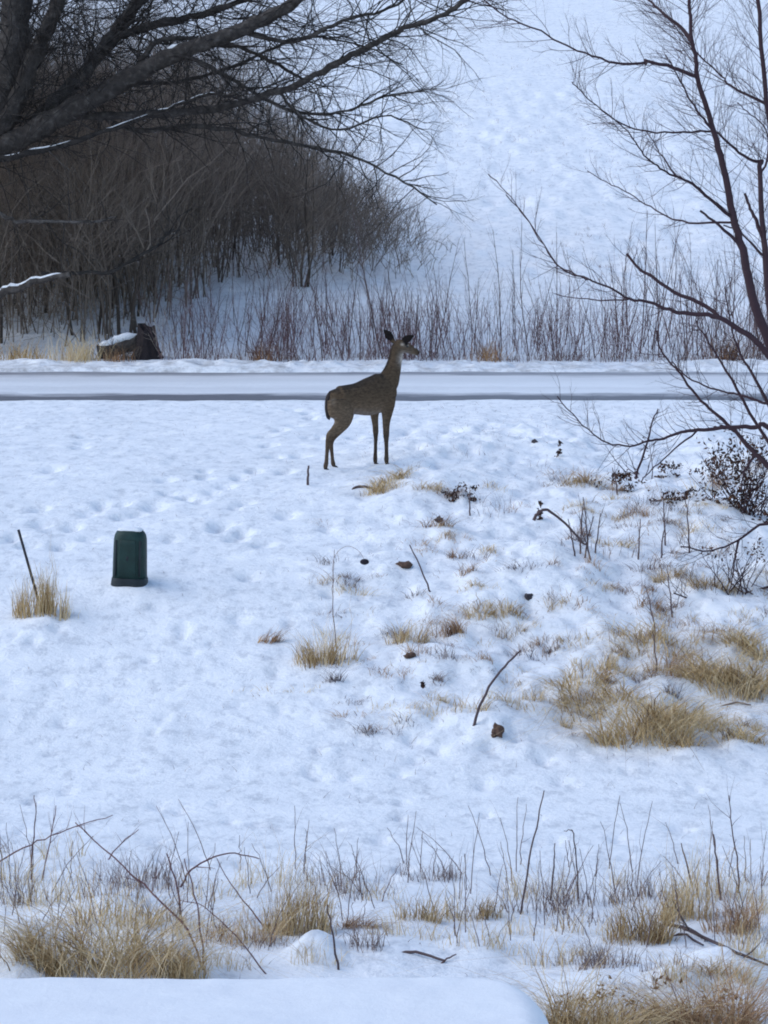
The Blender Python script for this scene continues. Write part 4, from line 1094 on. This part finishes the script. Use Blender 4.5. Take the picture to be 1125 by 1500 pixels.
osprout('1', 71, 1.7, 7, 2, .15, up=-.03); osprout('trunk', 90, 2.2, 7, 2, .45); osprout('3', 60, 1.5, 7, 2, .2); osprout('5', 60, 1.5, 7, 2, .2); osprout('6', 40, 1.4, 7, 2, .1)
osprout('4', 71, 1.25, 7, 2, .1, up=-.02)
osprout('6', 33, 1.3, 6, 2, .1)
osprout('7', 33, 1.1, 6, 2, .1, up=-.04)
osprout('10', 37, 1.2, 6, 2, .1, up=-.05)
osprout('11', 29, .7, 6, 2, .1)
osprout('2', 37, 1.0, 6, 2, .1)
osprout('3', 21, 1.2, 6, 2, .1)
osprout('5', 29, 1.3, 6, 2, .1)
osprout('12', 46, 1.0, 6, 2, .1); osprout('13', 40, 1.0, 6, 2, .1, up=-.03); osprout('14', 40, 1.0, 6, 2, .1)
osprout('8', 10, .9, 5, 2, .2)
osprout('9', 10, .7, 5, 2, .2)
so = Soup(); so.tubes(out, 3, tint=.3)
tag(so.obj('twigs', M['bark'], old, ob), kind='stuff')

# snow topped log and stump
lg0 = P(150, 505, 44.4); lg1 = P(203, 500, 44.5)
lroot = np.array((lg0[0], 44.4, float(ground(lg0[0], 44.4))))
log = thing('fallen_log', 'fallen log with a white cap of snow lying beside the dark stump', 'log', lroot)
C = spline([lg0 + np.array((-.06, 0, -.12)), lg0 + np.array((.1, 0, -.08)), (lg0 + lg1) / 2 + np.array((0, 0, -.05)), lg1], 4)
so = Soup(); so.tubes([(np.vstack([C[0], C, C[-1]]), np.concatenate([[.01], np.full(len(C), .125), [.01]]))], 12, tint=.35); so.obj('trunk', M['bark'], log, lroot)
c2 = C + np.array((0, -.03, .10)) + RNG.normal(0, .008, C.shape); rr_ = .07 + RNG.normal(0, .008, len(C)); rr_[0] = .02; rr_[1] = .05; rr_[-2] = .055; rr_[-1] = .02
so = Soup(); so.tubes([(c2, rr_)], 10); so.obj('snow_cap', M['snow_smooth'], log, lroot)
stb = np.array((P(214, 527, 44.35)[0], 44.35, 0.0)); stb[2] = float(ground(stb[0], stb[1]))
H = P(214, 474, 44.35)[2] - stb[2]
angs = np.arange(18) * 2 * math.pi / 18
V = []; prof = [(0.26, -.05), (.22, .05), (.17, .18), (.145, .32), (.14, .42), (.13, 1.0)]
for q, (r_, z_) in enumerate(prof):
    for i, a in enumerate(angs):
        rr2 = r_ * (1 + .14 * math.sin(3 * a + 1) + .08 * math.sin(7 * a))
        zz = z_ if q < 5 else H * (.72 + .28 * (vnoise(i * .9, 0, 55) + .5)) + (.10 if math.cos(a + .5) < -.2 else 0)
        V.append((rr2 * math.cos(a), rr2 * math.sin(a), min(zz, H) if q == 5 else min(z_, H * .7)))
V.append((0, 0, H * .55)); n = 18
Fs = [(k * n + i, k * n + (i + 1) % n, (k + 1) * n + (i + 1) % n, (k + 1) * n + i) for k in range(len(prof) - 1) for i in range(n)]
Fs += [(5 * n + i, 5 * n + (i + 1) % n, len(V) - 1, len(V) - 1) for i in range(n)]
me = bpy.data.meshes.new('tree_stump'); me.from_pydata(V, [], [f if f[2] != f[3] else f[:3] for f in Fs]); me.update()
stump_mat = flat_mat('rotten_stump', (0.028, 0.021, 0.022), rough=.95, scale=14, bmp=1, bdist=.05)
tag(link('tree_stump', me, stump_mat, None, stb), 'dark jagged rotten stump at the roadside beside the snow capped log', 'stump')

# ------------------------------------------------------------------ the thicket
def sapling_polys(h, nst, r0, nch, seed):
    rnd.seed(seed)
    stems, tw = [], []
    for k in range(nst):
        a = rnd.random() * 6.283
        d = (math.cos(a) * .16, math.sin(a) * .16, 1)
        tmp = []
        grow(tmp, (math.cos(a) * .05 * k, math.sin(a) * .05 * k, -.05), d, h * rnd.uniform(.7, 1), r0 * rnd.uniform(.6, 1), 0, 0, up=.04, wob=.16, K=9, taper=.25)
        stems += tmp
        C, R = tmp[0]
        for c in range(nch):
            t = .22 + .78 * (c + rnd.random()) / nch
            f = min(t * 8, 7.99); i = int(f); p = C[i] + (C[i + 1] - C[i]) * (f - i)
            b = rnd.random() * 6.283
            grow(tw, p, (math.cos(b) * .75, math.sin(b) * .75, .75), h * rnd.uniform(.14, .34), R[i] * .55, 2, 5, up=.06, wob=.3, K=5, taper=.35)
    return stems, tw
protos = []
for k in range(8):
    h = [4.6, 5.2, 3.6, 4.2, 3.0, 5.0, 2.4, 2.8][k]
    s1, s2 = sapling_polys(h, rnd.randint(1, 3), (.014 + .004 * (k % 4)), 16, 100 + k)
    r = thing('sapling', 'dark bare sapling standing in the dense thicket across the road', 'sapling', (0, 0, 0), 'saplings of the thicket')
    a = Soup(); a.tubes(s1, 5, tint=.12); a.obj('trunk', M['thicket'], r)
    b = Soup(); b.tubes(s2, 3, tint=.45); tag(b.obj('crown', M['thicket'], r), kind='stuff')
    protos.append(r)
rnd.seed(77)
def top_row(px):
    return np.interp(px, [-200, 380, 430, 480, 520, 560, 600, 640], [-60, -30, 120, 215, 235, 245, 265, 330])
used = set(); placed = 0
def place_sapling(px, d):
    x = P(px, 400, d)[0]; g = float(ground(x, d))
    row = top_row(px) + rnd.uniform(-20, 60)
    want = P(px, row, d)[2] - g
    if want < .8: return
    k = rnd.choice([0, 1, 3, 5]) if want > 3.4 else rnd.choice([2, 4, 6, 7])
    hk = [4.6, 5.2, 3.6, 4.2, 3.0, 5.0, 2.4, 2.8][k]
    sc = min(want / hk, 1.6) * rnd.uniform(.85, 1.02)
    if k not in used:
        used.add(k); o = protos[k]
        o.location = (x, d, g); o.rotation_euler = (0, 0, rnd.random() * 6.28); o.scale = (sc, sc, sc)
    else:
        copy_thing(protos[k], (x, d, g), rnd.random() * 6.28, (sc, sc))
def front_d(px):        # nearest row of the thicket: at the road on the left, up the slope on the right
    return np.interp(px, [-200, 150, 260, 330, 600], [44.8, 45.2, 47.0, 49.0, 50.0]) + 2.2 * (float(vnoise(px / 55.0, 0.5, 90)) + .5) * (1 if px > 250 else .4)
for k in range(240):
    px = rnd.uniform(-160, 500) if rnd.random() < .7 else rnd.uniform(-160, 330)
    place_sapling(px, front_d(px) + rnd.random() ** .9 * 8.5)
for k in set(range(8)) - used:
    place_sapling(rnd.uniform(0, 500), 50)
for k, p in enumerate(protos):
    if p.location.length < 1: p.location = (-6, 52, float(ground(-6, 52)))
# the mass of thin brush between them
pol = []
for k in range(2600):
    px = rnd.uniform(-160, 640)
    if rnd.random() > np.interp(px, [-160, 360, 450, 560, 640], [1, 1, .5, .28, .08]): continue
    d = front_d(px) + .3 + rnd.random() ** .65 * 9.5
    x = P(px, 400, d)[0]; g = float(np.interp(d, _ty, _tz))
    row = np.interp(px, [-200, 300, 400, 480, 560, 628], [0, 20, 110, 225, 255, 330]) + abs(rnd.gauss(0, 90 if px < 420 else 70)) - (rnd.random() < .1) * 50
    h = P(px, row, d)[2] - g
    if h < .4: continue
    h *= rnd.uniform(.6, 1)
    grow(pol, (x, d, g - .05), (rnd.gauss(0, .16), rnd.gauss(0, .16), 1), h, rnd.uniform(.005, .013), 1, 7, up=.04, wob=.26, spread=.95, K=6, taper=.3, clen=(.15, .4))
so = Soup(); so.tubes(pol, 3, tint=.45)
pol = []
for k in range(1000):      # scraggly side twigs of the right hand edge
    px = rnd.gauss(510, 75); d = front_d(px) + rnd.random() * 6
    if px > 670: continue
    x = P(px, 400, d)[0]; g = float(np.interp(d, _ty, _tz))
    row = np.interp(px, [400, 480, 560, 640], [90, 170, 225, 310]) + abs(rnd.gauss(0, 50))
    h = P(px, row, d)[2] - g
    if h < .4: continue
    grow(pol, (x, d, g + h * rnd.uniform(.0, .5)), (rnd.gauss(.15, .5), rnd.gauss(0, .3), 1), h * rnd.uniform(.3, .75), rnd.uniform(.004, .008), 2, 5, up=.0, wob=.32, spread=1.1, K=6, taper=.3, clen=(.2, .5))
for k in range(900):
    px = rnd.uniform(-160, 440); d = front_d(px) - .2 + rnd.random() * 4
    x = P(px, 400, d)[0]; g = float(np.interp(d, _ty, _tz))
    h = P(px, 150, d)[2] - g
    grow(pol, (x, d, g + h * rnd.uniform(.0, .75)), (rnd.gauss(0, .8), rnd.gauss(0, .4), .6), h * rnd.uniform(.12, .4), rnd.uniform(.004, .008), 2, 5, up=.0, wob=.35, spread=1.2, K=6, taper=.3, clen=(.2, .5))
so.tubes(pol, 3, tint=.3)
tag(so.obj('thicket_brush', M['thicket']), 'dense mass of thin brown brush filling the thicket across the road', kind='stuff')

# ------------------------------------------------------------------ roadside stalks beyond the road
sprotos = []
SH = [.9, 1.0, 1.15, .8, 1.3, 1.0, 1.9, 2.2]
for k in range(8):
    rnd.seed(300 + k); out = []
    grow(out, (0, 0, -.05), (rnd.gauss(0, .07), rnd.gauss(0, .07), 1), SH[k] + .05, .008 + .002 * (k > 5), 1, 6 + 3 * (k > 5), up=.1, wob=.1, spread=.45, K=7, taper=.35, clen=(.15, .3), first=.35)
    s = Soup(); s.tubes(out, 4, tint=.35)
    o = s.obj('roadside_stalk', M['stalk'])
    tag(o, 'thin bare mauve stalk in the row along the far roadside', 'stalk', 'bare stalks along the far roadside')
    sprotos.append(o)
rnd.seed(5)
sused = set()
def put_stalk(px, d, tall=False, sc=1.0):
    x = P(px, 500, d)[0]; g = float(ground(x, d))
    k = rnd.choice([6, 7]) if tall else rnd.randint(0, 5)
    s = rnd.uniform(.7, 1.15) * sc
    if k not in sused: sused.add(k); o = sprotos[k]
    else: o = sprotos[k].copy(); COL.objects.link(o)
    o.location = (x, d, g); o.rotation_euler = (rnd.gauss(0, .10), rnd.gauss(0, .13), rnd.random() * 6.28); o.scale = (s, s, s)
for k in range(8): put_stalk([300, 420, 500, 620, 700, 800, 1000, 1050][k], 44.3, k > 5)
cl = [rnd.uniform(240, 1180) for _ in range(26)]
def cluster(a, b):
    while True:
        x = rnd.choice(cl) + rnd.gauss(0, 16) if rnd.random() < .6 else rnd.uniform(a, b)
        if a <= x <= b: return x
for k in range(100): put_stalk(cluster(235, 620), 44.0 + rnd.random() ** 1.5 * 4, False, rnd.uniform(.6, 1.25))
for k in range(70): put_stalk(cluster(600, 960), 43.9 + rnd.random() ** 1.5 * 3, False, rnd.uniform(.5, 1.1))
for k in range(50): put_stalk(cluster(900, 1200), 44.0 + rnd.random() * 2.5, False, rnd.uniform(.7, 1.3))
for k in range(45): put_stalk(cluster(900, 1190), 44.0 + rnd.random() * 3, True, rnd.uniform(.6, 1.1))
for px in (752, 735, 690, 640, 775, 560, 655, 815): put_stalk(px, 44.2 + rnd.random(), True, rnd.uniform(.8, 1.2))
pol = []
for k in range(1500):
    px = cluster(220, 1200); d = 43.9 + rnd.random() ** 1.6 * 4.5
    x = P(px, 500, d)[0]; g = float(np.interp(d, _ty, _tz))
    dens = 1.0 if px > 880 else .6
    h = (.25 + rnd.random() ** 2.2 * .95) * (1.35 if px > 900 else 1)
    grow(pol, (x, d, g - .03), (rnd.gauss(0, .25), rnd.gauss(0, .2), 1), h, rnd.uniform(.003, .006), 1 if rnd.random() < .5 else 0, 4, up=.02, wob=.2, spread=.8, K=5, taper=.4, clen=(.2, .45))
so = Soup(); so.tubes(pol, 3, tint=.5)
tag(so.obj('roadside_brush', M['cane']), 'tangle of fine reddish brown weed stems along the far roadside', kind='stuff')
def twig_bush(px, d, hpx, n, label, mat='thicket', tint=.1, spread=.35):
    x = P(px, 500, d)[0]; g = float(ground(x, d)); pol = []
    for k in range(n):
        grow(pol, (rnd.gauss(0, .10), rnd.gauss(0, .06), -.04), (rnd.gauss(0, spread), rnd.gauss(0, .3), 1), hpx / ppm(d) * rnd.uniform(.6, 1.2), .005, 1, 5, up=.03, wob=.22, spread=.9, K=5, taper=.4)
    so = Soup(); so.tubes(pol, 3, tint=tint)
    return tag(so.obj('twig_bush', M[mat], None, None, (x, d, g)), label, 'bush')
twig_bush(165, 44.05, 36, 26, 'dark tangled twigs in front of the snow capped log')
twig_bush(190, 44.1, 30, 26, 'dark twigs between the fallen log and the jagged stump')
twig_bush(238, 44.3, 90, 7, 'pale spreading bush right of the jagged stump', tint=.9, spread=.6)
twig_bush(375, 44.1, 60, 14, 'dark reddish bush beside the rust red clump at the far roadside', 'cane', .1)
twig_bush(835, 44.1, 80, 10, 'dark bush at the far roadside left of the right hand tree', 'cane', .2)
# coloured tufts at the foot of the row
def far_tuft(px, wpx, hpx, n, label, mat, tl=.5, d=44.1, group=None):
    x = P(px, 520, d)[0]; g = float(ground(x, d)); s = ppm(d); w = wpx / s / 2; h = hpx / s
    ox = RNG.normal(0, .5, n) * w; oy = RNG.normal(0, .25, n)
    root = np.column_stack([ox, oy, ground(x + ox, d + oy) - g - .02])
    so = Soup(); so.blades(root, RNG.normal(0, .35, (n, 2)), h * RNG.uniform(.4, 1, n), np.full(n, .010), np.clip(RNG.normal(.35, .2, n), 0, 1), 5, np.clip(RNG.normal(tl, .25, n), 0, 1))
    return tag(so.obj('grass_clump', M[mat], None, None, (x, d, g), shade=False), label, 'grass clump', group)
far_tuft(118, 70, 62, 260, 'pale yellow grass clump at the far roadside left of the fallen log', 'straw', .75)
far_tuft(30, 110, 50, 260, 'dull straw patch at the far roadside in the left corner', 'straw', .4)
far_tuft(170, 50, 34, 120, 'short brown grass in front of the fallen log', 'rust', .5, 44.0)
far_tuft(385, 60, 46, 150, 'rust red clump at the far roadside left of the deer', 'rust', .35)
far_tuft(715, 50, 50, 140, 'rust orange clump at the far roadside right of the deer', 'rust', .6)
far_tuft(1070, 70, 70, 180, 'dark red brush at the far roadside behind the tree at right', 'rust', .15)
for px in (270, 330, 450, 520, 585, 640, 680, 760, 800, 850, 910, 960, 1010, 1110):
    far_tuft(px + rnd.uniform(-20, 20), 80, 26, 70, 'low greyish grass fringe along the far roadside bank', 'stalk', .8, 43.9 + rnd.random() * .8, 'grass fringe along the far roadside')
# stubble specks on the hill
n = 3000
sy_ = 47 + RNG.random(n) ** 1.3 * 60
sx_ = RNG.uniform(-.15, .15, n) * sy_ * 1.15
keepm = (vnoise(sx_ / 2.2, sy_ / 5.0, 66) > .02) | (RNG.random(n) < .12)
sx_, sy_ = sx_[keepm], sy_[keepm]; n = len(sx_)
rep = 4
X = np.repeat(sx_, rep) + RNG.normal(0, .05, n * rep); Y = np.repeat(sy_, rep) + RNG.normal(0, .08, n * rep)
rt = np.column_stack([X, Y, ground(X, Y) - .02])
so = Soup(); so.blades(rt, RNG.normal(0, .5, (n * rep, 2)), RNG.uniform(.05, .15, n * rep), np.full(n * rep, .009), RNG.uniform(.1, .6, n * rep), 4, RNG.uniform(.4, 1, n * rep))
tag(so.obj('field_stubble', M['stalk'], shade=False), 'faint stubble showing through the snow of the hill', kind='stuff')
# fine litter specks over the near snow
n = 6000
sy_ = RNG.uniform(13.5, 35, n); sx_ = RNG.uniform(-.14, .14, n) * sy_
keepm = RNG.random(n) < np.where((sx_ > -.3) & (sy_ > 19.5), .9, .22)
sx_, sy_ = sx_[keepm], sy_[keepm]; n = len(sx_)
rt = np.column_stack([sx_, sy_, ground(sx_, sy_) - .006])
so = Soup(); so.blades(rt, RNG.normal(0, 1.1, (n, 2)), RNG.uniform(.02, .07, n), np.full(n, .004), RNG.uniform(.1, .7, n), 4, RNG.uniform(0, 1, n))
tag(so.obj('grass_litter', M['stalk'], shade=False), 'fine bits of dead grass showing through the snow', kind='stuff')
